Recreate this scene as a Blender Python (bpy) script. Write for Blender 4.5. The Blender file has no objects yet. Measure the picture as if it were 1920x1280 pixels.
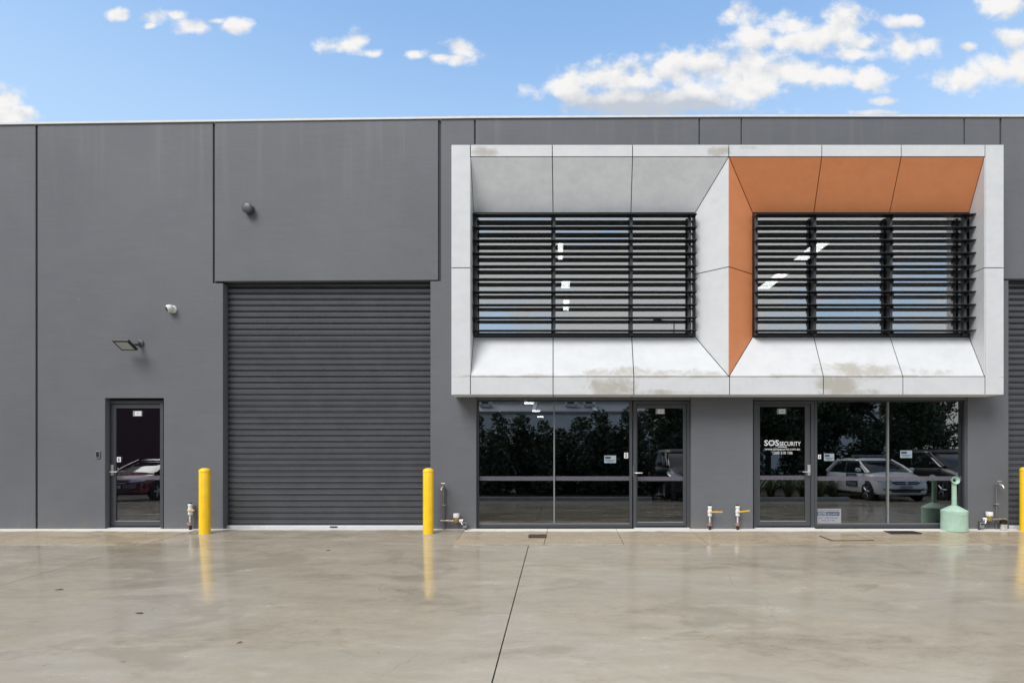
import bpy, bmesh, math, random
from mathutils import Vector, Matrix
random.seed(7)
sc = bpy.context.scene
COL = sc.collection

# ------------------------------------------------------------------ camera
F, HX, HY = 1067.0, 1049.0, 835.0          # focal length and vanishing point in photo pixels
CY, CZ = -9.12, 1.333                      # camera position (x = 0)
cam_d = bpy.data.cameras.new('camera'); cam = bpy.data.objects.new('camera', cam_d); COL.objects.link(cam)
cam.location = (0, CY, CZ); cam.rotation_euler = (math.radians(90), 0, 0)
cam_d.sensor_width = 36; cam_d.lens = F/1920*36
cam_d.shift_x = (960-HX)/1920; cam_d.shift_y = (HY-640)/1920
cam_d.clip_end = 2000
sc.camera = cam
# ------------------------------------------------------------------ sun, sky, exposure
SUN_EL, SUN_AZ = math.radians(47), math.radians(212)      # azimuth from +Y towards +X
sd = Vector((math.sin(SUN_AZ)*math.cos(SUN_EL), math.cos(SUN_AZ)*math.cos(SUN_EL), math.sin(SUN_EL)))
sun_l = bpy.data.lights.new('sun', 'SUN'); sun = bpy.data.objects.new('sun', sun_l); COL.objects.link(sun)
sun_l.energy = 1.5; sun_l.angle = math.radians(32); sun_l.color = (1, .985, .965)
sun.rotation_euler = sd.to_track_quat('Z', 'Y').to_euler()
sun.location = (-8, -20, 25)
SKY_STRENGTH = 0.125
sc.view_settings.view_transform = 'Standard'; sc.view_settings.look = 'None'
sc.view_settings.exposure = 1.02; sc.view_settings.gamma = 1; sc.view_settings.use_curve_mapping = False
sc.render.engine = 'CYCLES'
sc.cycles.use_denoising = True
sc.cycles.max_bounces = 8; sc.cycles.glossy_bounces = 5; sc.cycles.transparent_max_bounces = 16
sc.cycles.sample_clamp_indirect = 4

def pix_dir(px, py):
    u, v = (px-HX)/F, (HY-py)/F
    return math.atan(u), math.atan(v/math.sqrt(1+u*u))

world = bpy.data.worlds.new('World'); sc.world = world; world.use_nodes = True
nt = world.node_tree; nt.nodes.clear()
world.cycles.sampling_method = 'MANUAL'; world.cycles.sample_map_resolution = 256
class NB:
    """small helper for writing node maths"""
    def __init__(s, nt): s.nt = nt
    def new(s, t, **kw):
        n = s.nt.nodes.new(t)
        for k, v in kw.items(): setattr(n, k, v)
        return n
    def put(s, sock, v):
        if isinstance(v, bpy.types.NodeSocket): s.nt.links.new(v, sock)
        elif v is not None: sock.default_value = v
    def m(s, op, a, b=None, c=None, clamp=False):
        n = s.new('ShaderNodeMath', operation=op); n.use_clamp = clamp
        s.put(n.inputs[0], a); s.put(n.inputs[1], b); s.put(n.inputs[2], c)
        return n.outputs[0]
    def sstep(s, x, lo, hi, to0=0.0, to1=1.0):
        n = s.new('ShaderNodeMapRange', interpolation_type='SMOOTHSTEP')
        s.put(n.inputs[0], x); n.inputs[1].default_value = lo; n.inputs[2].default_value = hi
        n.inputs[3].default_value = to0; n.inputs[4].default_value = to1
        return n.outputs[0]
    def noise(s, vec, scale, detail=4, rough=.55, dist=0.0, lac=2.0):
        n = s.new('ShaderNodeTexNoise'); s.put(n.inputs['Vector'], vec)
        n.inputs['Scale'].default_value = scale; n.inputs['Detail'].default_value = detail
        n.inputs['Roughness'].default_value = rough; n.inputs['Distortion'].default_value = dist
        n.inputs['Lacunarity'].default_value = lac
        return n.outputs['Fac']
    def mix(s, f, a, b, blend='MIX'):
        n = s.new('ShaderNodeMix', data_type='RGBA', blend_type=blend)
        s.put(n.inputs[0], f)
        for sock, v in ((n.inputs[6], a), (n.inputs[7], b)):
            if isinstance(v, tuple) and len(v) == 3: v = (*v, 1)
            s.put(sock, v)
        return n.outputs[2]
    def comb(s, x, y, z):
        n = s.new('ShaderNodeCombineXYZ')
        for i, v in enumerate((x, y, z)): s.put(n.inputs[i], v)
        return n.outputs[0]
    def vscale(s, v, sx, sy, sz):
        n = s.new('ShaderNodeVectorMath', operation='MULTIPLY'); s.put(n.inputs[0], v)
        n.inputs[1].default_value = (sx, sy, sz); return n.outputs[0]
b = NB(nt)
tc = b.new('ShaderNodeTexCoord'); sep = b.new('ShaderNodeSeparateXYZ'); nt.links.new(tc.outputs['Generated'], sep.inputs[0])
az = b.m('ARCTAN2', sep.outputs[0], sep.outputs[1]); el = b.m('ARCSINE', sep.outputs[2])
sky = b.new('ShaderNodeTexSky', sky_type='NISHITA'); sky.sun_disc = False
sky.sun_elevation = SUN_EL; sky.sun_rotation = SUN_AZ; sky.air_density = 1.0; sky.dust_density = 1.2; sky.ozone_density = 1.6
dirv = tc.outputs['Generated']
yy = b.m('MAXIMUM', sep.outputs[1], .04)
cu, cv = b.m('DIVIDE', sep.outputs[0], yy), b.m('DIVIDE', sep.outputs[2], yy)      # direction as slope across / slope up
uv = b.comb(cu, cv, 0)
n1 = b.noise(b.vscale(uv, 1, 1.25, 1), 12.0, 5, .50); n2 = b.noise(b.vscale(uv, 1, 1.15, 1), 34.0, 4, .55)
nn = b.m('ADD', b.m('MULTIPLY', n1, .56), b.m('MULTIPLY', n2, .44))
# cumulus seen over the roof, as (centre x, centre y, half width, half height) in photo pixels
BL = [(1075,165,50,38),(1130,150,60,36),(1190,150,70,44),(1260,135,75,44),(1330,125,80,40),(1405,128,85,40),(1480,135,75,34),(1555,142,52,22),(1250,185,205,42),(1150,192,120,30),(1390,165,90,36),(1628,148,34,24),
      (1395,28,38,30),(1415,70,45,28),(1480,45,46,30),(1500,78,66,26),(1590,35,48,34),(1560,70,60,28),(1625,78,42,22),(1690,42,42,14),(1690,88,70,28),(1600,102,60,14),
      (1800,150,48,26),(1860,125,60,36),(1915,120,50,44),(1900,75,36,20),(1885,8,46,24),(1820,88,20,10),
      (648,84,44,22),(668,72,26,22),(690,100,26,10),(866,92,32,24),(855,112,32,14),(835,108,26,8),(778,102,20,10),
      (222,28,20,12),(290,32,36,16),(330,28,24,10),(362,50,38,16),(280,48,14,8),(440,48,32,18),(405,40,20,8),(5,195,40,36),(20,215,48,22),
      (1640,211,48,6),(1660,190,30,8)]
field = None
for (px, py, rx, ry) in BL:
    sx_, sy_ = F/(rx*1.20), F/(ry*1.16)
    va = b.new('ShaderNodeVectorMath', operation='MULTIPLY_ADD'); nt.links.new(uv, va.inputs[0])
    va.inputs[1].default_value = (sx_, sy_, 0); va.inputs[2].default_value = (-(px-HX)/F*sx_, -(HY-py)/F*sy_, 0)
    ln = b.new('ShaderNodeVectorMath', operation='LENGTH'); nt.links.new(va.outputs[0], ln.inputs[0]); v = ln.outputs['Value']
    field = v if field is None else b.m('SMOOTH_MIN', field, v, .14)
field = b.m('SUBTRACT', 1.0, field)
field = b.m('MAXIMUM', field, -1.5)
# the same broken cumulus over the rest of the sky
g = b.noise(b.vscale(dirv, 1, 1, 1.9), 3.1, 4, .58)
away = b.sstep(b.m('ABSOLUTE', az), .85, 1.15)
gen = b.m('MULTIPLY', b.m('SUBTRACT', g, .375), 7.0)
gen = b.m('SUBTRACT', gen, b.m('MULTIPLY', b.m('SUBTRACT', 1.0, away), 9.0))
field = b.m('MAXIMUM', field, gen)
dens = b.m('ADD', field, b.m('MULTIPLY', b.m('SUBTRACT', nn, .5), 3.3))
mask = b.sstep(dens, -.06, .74)
# cloud shading: relief lit from above, grey bases
up = b.comb(-.006, .022, 0)
va = b.new('ShaderNodeVectorMath', operation='ADD'); nt.links.new(b.vscale(uv, 1, 1.25, 1), va.inputs[0]); nt.links.new(up, va.inputs[1])
n1u = b.noise(va.outputs[0], 12.0, 3, .5)
rel = b.m('MULTIPLY', b.m('SUBTRACT', n1, n1u), 3.0)
gx = b.m('MULTIPLY', b.m('SUBTRACT', cu, (1215-HX)/F), F/230); gy = b.m('MULTIPLY', b.m('SUBTRACT', cv, (HY-212)/F), F/52)
base = b.m('SUBTRACT', 1.0, b.m('SQRT', b.m('ADD', b.m('MULTIPLY', gx, gx), b.m('MULTIPLY', gy, gy))), clamp=True)
lit = b.m('SUBTRACT', b.m('ADD', .86, rel), b.m('MULTIPLY', base, 1.7))
lit = b.m('ADD', lit, b.m('MULTIPLY', b.m('SUBTRACT', n2, .5), .22), clamp=True)
CK = 3.9; CC = 3.75
ccol = b.mix(lit, (.58*CC, .63*CC, .71*CC), (.98*CC, .97*CC, .96*CC))
skyc = b.mix(.42, sky.outputs[0], (.30*CK, .60*CK, 1.05*CK))
haze_f = b.m('MULTIPLY', b.sstep(el, .72, .30), .55)
skyc = b.mix(haze_f, skyc, (.66*CK, .86*CK, 1.06*CK))
final = b.mix(mask, skyc, ccol)
bg = b.new('ShaderNodeBackground'); bg.inputs[1].default_value = SKY_STRENGTH; nt.links.new(final, bg.inputs[0])
out = b.new('ShaderNodeOutputWorld'); nt.links.new(bg.outputs[0], out.inputs[0])

# ------------------------------------------------------------------ helpers
def wp(px, py, y=0.0):
    t = (y-CY)/F
    return Vector(((px-HX)*t, y, CZ+(HY-py)*t))
def wx(px, y=0.0): return (px-HX)*(y-CY)/F
def wz(py, y=0.0): return CZ+(HY-py)*(y-CY)/F
K = 0.055                                   # fall of the yard away from the building
def gp(px, py):
    d = (CZ-K*CY)/((py-HY)/F+K)
    y = CY+d
    return Vector(((px-HX)*d/F, y, K*y))
def gz(y): return K*max(y, -12.0)

class MB:
    def __init__(s): s.v = []; s.f = []
    def add(s, vs, fs):
        o = len(s.v); s.v += [tuple(p) for p in vs]; s.f += [tuple(i+o for i in f) for f in fs]; return s
    def box(s, x0, x1, y0, y1, z0, z1):
        if x0 > x1: x0, x1 = x1, x0
        if y0 > y1: y0, y1 = y1, y0
        if z0 > z1: z0, z1 = z1, z0
        return s.add([(x0,y0,z0),(x1,y0,z0),(x1,y1,z0),(x0,y1,z0),(x0,y0,z1),(x1,y0,z1),(x1,y1,z1),(x0,y1,z1)],
              [(0,3,2,1),(4,5,6,7),(0,1,5,4),(1,2,6,5),(2,3,7,6),(3,0,4,7)])
    def prism(s, pts, y0, y1):
        """polygon of (x, z), counter-clockwise seen from -y, between y0 (front) and y1"""
        n = len(pts)
        return s.add([(x, y0, z) for x, z in pts]+[(x, y1, z) for x, z in pts],
              [tuple(range(n)), tuple(range(2*n-1, n-1, -1))]+[(i, i+n, (i+1) % n+n, (i+1) % n) for i in range(n)])
    def cyl(s, p0, p1, r0, r1=None, n=20, caps=True):
        r1 = r0 if r1 is None else r1
        p0, p1 = Vector(p0), Vector(p1); d = (p1-p0).normalized()
        a = d.orthogonal().normalized(); c = d.cross(a)
        ring = lambda p, r: [p+a*(r*math.cos(2*math.pi*i/n))+c*(r*math.sin(2*math.pi*i/n)) for i in range(n)]
        fs = [(i, (i+1) % n, (i+1) % n+n, i+n) for i in range(n)]
        if caps: fs += [tuple(range(n-1, -1, -1)), tuple(range(n, 2*n))]
        return s.add(ring(p0, r0)+ring(p1, r1), fs)
    def lathe(s, prof, o=(0,0,0), axis=(0,0,1), n=32):
        """prof: list of (r, h) along axis"""
        o = Vector(o); d = Vector(axis).normalized()
        a = d.orthogonal().normalized(); c = d.cross(a); vs = []; fs = []
        for r, h in prof:
            for i in range(n):
                t = 2*math.pi*i/n; vs.append(o+d*h+a*(r*math.cos(t))+c*(r*math.sin(t)))
        for j in range(len(prof)-1):
            for i in range(n):
                fs.append((j*n+i, j*n+(i+1) % n, (j+1)*n+(i+1) % n, (j+1)*n+i))
        if prof[0][0] > 1e-6: fs.append(tuple(range(n-1, -1, -1)))
        if prof[-1][0] > 1e-6: fs.append(tuple(range((len(prof)-1)*n, len(prof)*n)))
        return s.add(vs, fs)
    def tube(s, pts, r, n=10):
        pts = [Vector(p) for p in pts]; vs = []; fs = []
        prev = None
        for j, p in enumerate(pts):
            d = (pts[min(j+1, len(pts)-1)]-pts[max(j-1, 0)]).normalized()
            a = d.orthogonal() if prev is None else prev-d*prev.dot(d)
            a.normalize(); prev = a; c = d.cross(a)
            rr = r[j] if isinstance(r, (list, tuple)) else r
            vs += [p+a*(rr*math.cos(2*math.pi*i/n))+c*(rr*math.sin(2*math.pi*i/n)) for i in range(n)]
        for j in range(len(pts)-1):
            fs += [(j*n+i, j*n+(i+1) % n, (j+1)*n+(i+1) % n, (j+1)*n+i) for i in range(n)]
        fs += [tuple(range(n-1, -1, -1)), tuple(range((len(pts)-1)*n, len(pts)*n))]
        return s.add(vs, fs)
    def panel(s, quad, gap, th, nrm_hint):
        """flat piece from corner points, inset by gap, th thick behind its face"""
        q = [Vector(p) for p in quad]; n = len(q)
        N = (q[1]-q[0]).cross(q[2]-q[1]).normalized()
        if N.dot(Vector(nrm_hint)) < 0: q.reverse(); N = -N
        r = []
        for i in range(n):
            e1 = (q[i]-q[i-1]).normalized(); e2 = (q[(i+1) % n]-q[i]).normalized()
            a, c = N.cross(e1), N.cross(e2)
            r.append(q[i]+(a+c)*(gap/max(1+a.dot(c), .3)))
        return s.add(r+[p-N*th for p in r], [tuple(range(n)), tuple(range(2*n-1, n-1, -1))]+[(i, i+n, (i+1) % n+n, (i+1) % n) for i in range(n)])
    def mesh(s, name, smooth=None):
        me = bpy.data.meshes.new(name); me.from_pydata(s.v, [], s.f)
        bm = bmesh.new(); bm.from_mesh(me); bmesh.ops.recalc_face_normals(bm, faces=bm.faces); bm.to_mesh(me); bm.free()
        if smooth:
            for p in me.polygons: p.use_smooth = True
            me.set_sharp_from_angle(angle=math.radians(smooth))
        me.update(); return me
    def build(s, name, mat, parent=None, smooth=None, bevel=0, seg=2, kind=None, label=None):
        o = bpy.data.objects.new(name, s.mesh(name, smooth)); COL.objects.link(o)
        o.data.materials.append(mat); o.parent = parent
        if bevel:
            md = o.modifiers.new('bevel', 'BEVEL'); md.width = bevel; md.segments = seg; md.limit_method = 'ANGLE'
            md.angle_limit = math.radians(40)
        if kind: o['kind'] = kind
        if label: o['label'] = label
        return o
def link_copy(o, parent, loc=None, dx=None):
    c = o.copy(); COL.objects.link(c); c.parent = parent
    if loc is not None: c.location = loc
    return c
def copy_tree(o, parent=None):
    c = o.copy(); COL.objects.link(c); c.parent = parent
    for ch in list(o.children): copy_tree(ch, c)
    return c
def thing(name, label, cat, loc=(0,0,0), group=None):
    o = bpy.data.objects.new(name, None); COL.objects.link(o); o.location = loc; o.empty_display_size = .2
    o['label'] = label; o['category'] = cat
    if group: o['group'] = group
    return o
def tag(o, label, cat, group=None):
    o['label'] = label; o['category'] = cat
    if group: o['group'] = group
    return o
def struct(o): o['kind'] = 'structure'; return o

# text -> flat mesh in the x-z plane, facing -y, fitted to a box
def text_obj(name, txt, x0, x1, z0, z1, y, mat, parent, bold=0.0, depth=.0012, right=Vector((1,0,0)), up=Vector((0,0,1)), origin=Vector((0,0,0))):
    cu = bpy.data.curves.new('t', 'FONT'); cu.body = txt; cu.size = 1; cu.offset = bold; cu.fill_mode = 'FRONT'; cu.resolution_u = 3
    ob = bpy.data.objects.new('t', cu); COL.objects.link(ob)
    dg = bpy.context.evaluated_depsgraph_get(); me = bpy.data.meshes.new_from_object(ob.evaluated_get(dg))
    bpy.data.objects.remove(ob); bpy.data.curves.remove(cu)
    xs = [v.co.x for v in me.vertices]; ys = [v.co.y for v in me.vertices]
    ax, bx_, ay, by = min(xs), max(xs), min(ys), max(ys)
    for v in me.vertices:
        u = x0+(v.co.x-ax)/(bx_-ax)*(x1-x0); w = z0+(v.co.y-ay)/(by-ay)*(z1-z0)
        v.co = origin+right*u+up*w if y is None else Vector((u, y, w))
    me.name = name; me.materials.append(mat)
    o = bpy.data.objects.new(name, me); COL.objects.link(o); o.parent = parent
    return o

# ------------------------------------------------------------------ materials
def mat_new(name):
    m = bpy.data.materials.new(name); m.use_nodes = True; nt = m.node_tree
    bs = nt.nodes['Principled BSDF']; return m, NB(nt), bs
def plain(name, col, rough=.5, metal=0.0, var=.06, scale=9, bump=0.0, bscale=60, spec=.5, coat=0.0):
    m, b, bs = mat_new(name)
    geo = b.new('ShaderNodeNewGeometry')
    n = b.noise(geo.outputs['Position'], scale, 5, .6)
    c = b.mix(b.sstep(n, .25, .75), tuple(x*(1-var) for x in col), tuple(min(1, x*(1+var)) for x in col))
    b.put(bs.inputs['Base Color'], c)
    bs.inputs['Roughness'].default_value = rough; bs.inputs['Metallic'].default_value = metal
    bs.inputs['Specular IOR Level'].default_value = spec
    bs.inputs['Coat Weight'].default_value = coat
    if bump:
        bn = b.new('ShaderNodeBump'); bn.inputs['Strength'].default_value = bump; bn.inputs['Distance'].default_value = .004
        b.put(bn.inputs['Height'], b.noise(geo.outputs['Position'], bscale, 4, .6)); b.put(bs.inputs['Normal'], bn.outputs[0])
    return m
def emit(name, col, st):
    m, b, bs = mat_new(name); bs.inputs['Base Color'].default_value = (*col, 1)
    bs.inputs['Emission Color'].default_value = (*col, 1); bs.inputs['Emission Strength'].default_value = st; return m
def glass(name, refl, tint, rough=0.0, wob=.0):
    m, b, bs = mat_new(name); nt = m.node_tree; nt.nodes.remove(bs)
    gl = b.new('ShaderNodeBsdfGlossy'); gl.inputs['Roughness'].default_value = rough; gl.inputs['Color'].default_value = (.95, .97, .98, 1)
    tr = b.new('ShaderNodeBsdfTransparent'); tr.inputs['Color'].default_value = (*tint, 1)
    fr = b.new('ShaderNodeFresnel'); fr.inputs[0].default_value = 1.5
    fac = b.m('MAXIMUM', fr.outputs[0], refl)
    if wob:
        geo = b.new('ShaderNodeNewGeometry'); bn = b.new('ShaderNodeBump'); bn.inputs['Strength'].default_value = wob; bn.inputs['Distance'].default_value = .01
        b.put(bn.inputs['Height'], b.noise(geo.outputs['Position'], 1.3, 2, .5)); b.put(gl.inputs['Normal'], bn.outputs[0])
    mx = b.new('ShaderNodeMixShader'); b.put(mx.inputs[0], fac)
    nt.links.new(tr.outputs[0], mx.inputs[1]); nt.links.new(gl.outputs[0], mx.inputs[2])
    nt.links.new(mx.outputs[0], nt.nodes['Material Output'].inputs[0]); return m

def wall_paint():
    m, b, bs = mat_new('wall_paint'); geo = b.new('ShaderNodeNewGeometry'); P = geo.outputs['Position']
    big = b.noise(P, .55, 4, .6); streak = b.noise(b.vscale(P, 1.2, 1.2, 22), 1.4, 4, .6); fine = b.noise(P, 34, 4, .65)
    v = b.m('ADD', b.m('ADD', b.m('MULTIPLY', big, .5), b.m('MULTIPLY', streak, .25)), b.m('MULTIPLY', fine, .25))
    c = b.mix(b.sstep(v, .33, .68), (.116, .121, .133), (.142, .148, .161))
    speck = b.sstep(b.noise(P, 11, 2, .4), .79, .82)
    c = b.mix(b.m('MULTIPLY', speck, .35), c, (.34, .33, .32))
    sepz = b.new('ShaderNodeSeparateXYZ'); b.put(sepz.inputs[0], P)
    runs = b.m('MULTIPLY', b.sstep(b.noise(b.vscale(P, 5.5, 1, .22), 1.0, 5, .62), .50, .70), b.sstep(sepz.outputs[2], 4.6, 6.4))
    c = b.mix(b.m('MULTIPLY', runs, .30), c, (.20, .20, .20))
    patch = b.sstep(b.noise(b.vscale(P, 1, 1, 1.6), .9, 3, .5, .6), .52, .60); c = b.mix(b.m('MULTIPLY', patch, .16), c, (.148, .153, .164))
    dirt = b.m('MULTIPLY', b.sstep(sepz.outputs[2], .30, .02), b.sstep(b.noise(b.vscale(P, 1, 1, .5), 4, 5, .65), .42, .66))
    c = b.mix(b.m('MULTIPLY', dirt, .55), c, (.17, .155, .13))
    b.put(bs.inputs['Base Color'], c); bs.inputs['Roughness'].default_value = .62; bs.inputs['Specular IOR Level'].default_value = .35
    bn = b.new('ShaderNodeBump'); bn.inputs['Strength'].default_value = .35; bn.inputs['Distance'].default_value = .004
    b.put(bn.inputs['Height'], b.m('ADD', b.noise(b.vscale(P, 1, 1, 2.2), 26, 5, .65), b.m('MULTIPLY', big, 1.5))); b.put(bs.inputs['Normal'], bn.outputs[0])
    return m
def cement_sheet(name, c0, c1, stains=True, rough=.6):
    m, b, bs = mat_new(name); geo = b.new('ShaderNodeNewGeometry'); P = geo.outputs['Position']
    oi = b.new('ShaderNodeObjectInfo')
    mo = b.noise(b.vscale(P, 1, 1, 1.7), 2.6, 7, .66); cl = b.noise(P, 11, 4, .6)
    v = b.m('ADD', b.m('MULTIPLY', mo, .7), b.m('MULTIPLY', cl, .3))
    c = b.mix(b.sstep(v, .34, .66), c0, c1)
    c = b.mix(b.m('MULTIPLY', oi.outputs['Random'], .12), c, tuple(x*.86 for x in c0))
    if stains:
        s = b.new('ShaderNodeSeparateXYZ'); b.put(s.inputs[0], P); x, z = s.outputs[0], s.outputs[2]
        lip = wz(706, -.4)
        tot = None
        # (photo x centre, half width, z centre, z half height, strength): rain marks left on the ledges
        for (px, hw, zc, hz, st) in [(1150,55,lip-.16,.20,1.0),(1185,110,lip+.06,.12,.8),(1300,80,lip+.05,.10,.75),(1000,60,lip+.02,.05,.6),
                                     (1570,42,lip-.12,.20,1.15),(1610,95,lip+.10,.16,.95),(1470,40,lip+.02,.05,.6),(1740,70,lip+.06,.09,.6),
                                     (1250,110,lip-.24,.05,.7),(1620,80,lip-.24,.06,.6),(908,28,wz(284,-.4),.10,1.0),(1348,24,wz(284,-.4),.10,1.0),(1400,40,wz(277,-.4),.04,.6),
                                     (1345,24,wz(345,-.35),.5,.35)]:
            dx = b.m('DIVIDE', b.m('SUBTRACT', x, wx(px, -.4)), hw*8.72/F*1.25); dz = b.m('DIVIDE', b.m('SUBTRACT', z, zc), hz*1.25)
            e = b.m('MULTIPLY', b.m('SUBTRACT', 1.0, b.m('ADD', b.m('MULTIPLY', dx, dx), b.m('MULTIPLY', dz, dz)), clamp=True), st)
            tot = e if tot is None else b.m('MAXIMUM', tot, e)
        sn = b.noise(b.vscale(P, 1, 1, 1.2), 3.4, 9, .72, .5)
        f = b.sstep(b.m('ADD', tot, b.m('MULTIPLY', b.m('SUBTRACT', sn, .5), 2.2)),   .30, 1.0)
        f = b.m('MULTIPLY', f, b.sstep(tot, .0, .3))
        ln = b.m('MULTIPLY', b.m('MULTIPLY', b.sstep(z, lip+.055, lip+.004), b.sstep(z, lip-.02, lip)), b.sstep(b.noise(b.vscale(P, 1.1, 1, 5), 1.5, 5, .65), .46, .58))
        f = b.m('MAXIMUM', f, b.m('MULTIPLY', ln, .75))
        c = b.mix(b.m('MULTIPLY', f, .82), c, (.37, .345, .295))
    b.put(bs.inputs['Base Color'], c); bs.inputs['Roughness'].default_value = rough
    bn = b.new('ShaderNodeBump'); bn.inputs['Strength'].default_value = .12; bn.inputs['Distance'].default_value = .003
    b.put(bn.inputs['Height'], b.noise(P, 40, 4, .6)); b.put(bs.inputs['Normal'], bn.outputs[0])
    return m
def concrete(name, kind):
    m, b, bs = mat_new(name); geo = b.new('ShaderNodeNewGeometry'); P = geo.outputs['Position']
    oi = b.new('ShaderNodeObjectInfo')
    big = b.noise(b.vscale(P, .6, 1.4, 1), .5, 5, .6, .3); mid = b.noise(b.vscale(P, .8, 1.5, 1), 3.4, 8, .70, .5); fine = b.noise(b.vscale(P, 1, 1.5, 1), 26, 6, .72)
    smear = b.noise(b.vscale(P, .5, 1.9, 1), 1.5, 8, .68, .9)
    v = b.m('ADD', b.m('ADD', b.m('MULTIPLY', big, .26), b.m('MULTIPLY', mid, .30)), b.m('ADD', b.m('MULTIPLY', fine, .16), b.m('MULTIPLY', smear, .28)))
    if kind == 'yard': ca, cb, cc = (.275, .236, .178), (.40, .352, .274), (.515, .462, .372)
    else: ca, cb, cc = (.29, .225, .145), (.40, .325, .225), (.47, .40, .30)
    c = b.mix(b.sstep(v, .36, .51), ca, cb); c = b.mix(b.sstep(v, .49, .64), c, cc)
    c = b.mix(b.m('MULTIPLY', b.sstep(big, .45, .62), .45 if kind == 'yard' else .15), c, (.375, .35, .305))
    # trowel swirls, scuffs and small dark marks
    sw = b.new('ShaderNodeTexWave', wave_type='RINGS'); b.put(sw.inputs['Vector'], P); sw.inputs['Scale'].default_value = .18
    sw.inputs['Distortion'].default_value = 14; sw.inputs['Detail'].default_value = 5; sw.inputs['Detail Scale'].default_value = .7
    c = b.mix(b.m('MULTIPLY', b.sstep(sw.outputs['Fac'], .6, .95), .13), c, ca)
    spot = b.sstep(b.noise(b.vscale(P, 1, 1.5, 1), 5.5, 3, .5), .735, .78)
    c = b.mix(b.m('MULTIPLY', spot, .4), c, (.12, .10, .085))
    rust = b.sstep(b.noise(P, 1.1, 5, .6, .6), .56, .74)
    c = b.mix(b.m('MULTIPLY', rust, .22), c, (.34, .25, .155))
    damp = b.sstep(b.noise(b.vscale(P, .8, 1.3, 1), .85, 6, .62, .8), .53, .62)
    if kind == 'yard': c = b.mix(b.m('MULTIPLY', damp, .30), c, (.20, .175, .135))
    # hairline cracks and pale grit
    vo = b.new('ShaderNodeTexVoronoi', feature='DISTANCE_TO_EDGE'); vo.inputs['Scale'].default_value = .22
    wv = b.new('ShaderNodeVectorMath', operation='ADD'); b.put(wv.inputs[0], P)
    nv = b.new('ShaderNodeTexNoise'); b.put(nv.inputs['Vector'], P); nv.inputs['Scale'].default_value = 1.3; nv.inputs['Detail'].default_value = 4
    b.put(wv.inputs[1], b.vscale(nv.outputs['Color'], 1.1, 1.1, 0)); b.put(vo.inputs['Vector'], wv.outputs[0])
    crack = b.m('MULTIPLY', b.sstep(vo.outputs['Distance'], .0016, .0006), b.sstep(b.noise(P, .7, 2, .5), .50, .60))
    c = b.mix(b.m('MULTIPLY', crack, .25), c, (.10, .085, .07))
    grit = b.sstep(b.noise(P, 55, 2, .4), .76, .80); c = b.mix(b.m('MULTIPLY', grit, .5), c, (.55, .52, .46))
    oil = b.sstep(b.noise(b.vscale(P, .8, 1.6, 1), 1.7, 5, .6, .5), .66, .76); c = b.mix(b.m('MULTIPLY', oil, .32), c, (.13, .11, .085))
    # dry pale edge along the wall
    s = b.new('ShaderNodeSeparateXYZ'); b.put(s.inputs[0], P)
    edge = b.m('ADD', s.outputs[1], b.m('MULTIPLY', b.m('SUBTRACT', b.noise(P, 3.0, 5, .6), .5), .16))
    wid = .16 if kind != 'yard' else .05
    dry = b.sstep(edge, -wid-.10, -wid+.02)
    c = b.mix(b.m('MULTIPLY', dry, .95), c, (.72, .70, .66))
    if kind != 'yard':
        lip = b.sstep(s.outputs[1], -1.075, -1.12); c = b.mix(b.m('MULTIPLY', b.m('MULTIPLY', lip, b.sstep(mid, .4, .6)), .5), c, (.66, .63, .57))
    c = b.mix(b.m('MULTIPLY', oi.outputs['Random'], .10), c, ca)
    b.put(bs.inputs['Base Color'], c)
    r = b.m('ADD', b.sstep(v, .3, .7, .08, .26), b.m('MULTIPLY', b.m('SUBTRACT', smear, .5), .35))
    r = b.m('ADD', r, b.m('MULTIPLY', dry, .35)); r = b.m('SUBTRACT', r, b.m('MULTIPLY', damp, .06))
    if kind != 'yard': r = b.m('ADD', r, .10)
    b.put(bs.inputs['Roughness'], b.m('MAXIMUM', r, .06))
    bs.inputs['Specular IOR Level'].default_value = .5
    if kind == 'yard': bs.inputs['Coat Weight'].default_value = .16; bs.inputs['Coat Roughness'].default_value = .10; bs.inputs['Coat IOR'].default_value = 1.4
    bn = b.new('ShaderNodeBump'); bn.inputs['Strength'].default_value = .10; bn.inputs['Distance'].default_value = .004
    b.put(bn.inputs['Height'], b.m('ADD', b.m('MULTIPLY', b.noise(b.vscale(P, 1, 1.2, 1), 7, 5, .6), 1.0), b.m('MULTIPLY', fine, .35))); b.put(bs.inputs['Normal'], bn.outputs[0])
    return m

M = {}
M['wall'] = wall_paint()
M['joint'] = plain('joint_sealant', (.035, .036, .04), .7)
M['white'] = cement_sheet('cement_sheet_pale', (.575, .59, .605), (.63, .642, .652))
M['grey'] = cement_sheet('cement_sheet_shade_lift', (.70, .725, .745), (.80, .82, .835), False)  # pale sheet for downward faces, colour lightened to offset their shade
M['orange'] = cement_sheet('cement_sheet_orange', (.70, .255, .10), (.75, .285, .115), False, .5)
M['backing'] = plain('dark_backing', (.02, .02, .022), .8)
M['capping'] = plain('roof_capping', (.72, .73, .74), .35)
M['shutter'] = plain('shutter_steel', (.070, .074, .082), .38, 0, .10, 4)
M['frame'] = plain('charcoal_aluminium', (.062, .067, .075), .42, 0, .06, 7)
M['bead'] = plain('aluminium_bead', (.20, .205, .21), .4)
M['black'] = plain('black_aluminium', (.012, .012, .013), .34, 0, .1)
M['silver'] = plain('satin_aluminium', (.66, .67, .68), .32, .6)
M['rail'] = plain('shutter_bottom_rail', (.74, .75, .76), .4)
M['yellow'] = plain('bollard_yellow', (.94, .58, .014), .30, 0, .07, 8, coat=.3)
M['yard'] = concrete('yard_concrete', 'yard'); M['apron'] = concrete('apron_concrete', 'apron')
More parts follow.
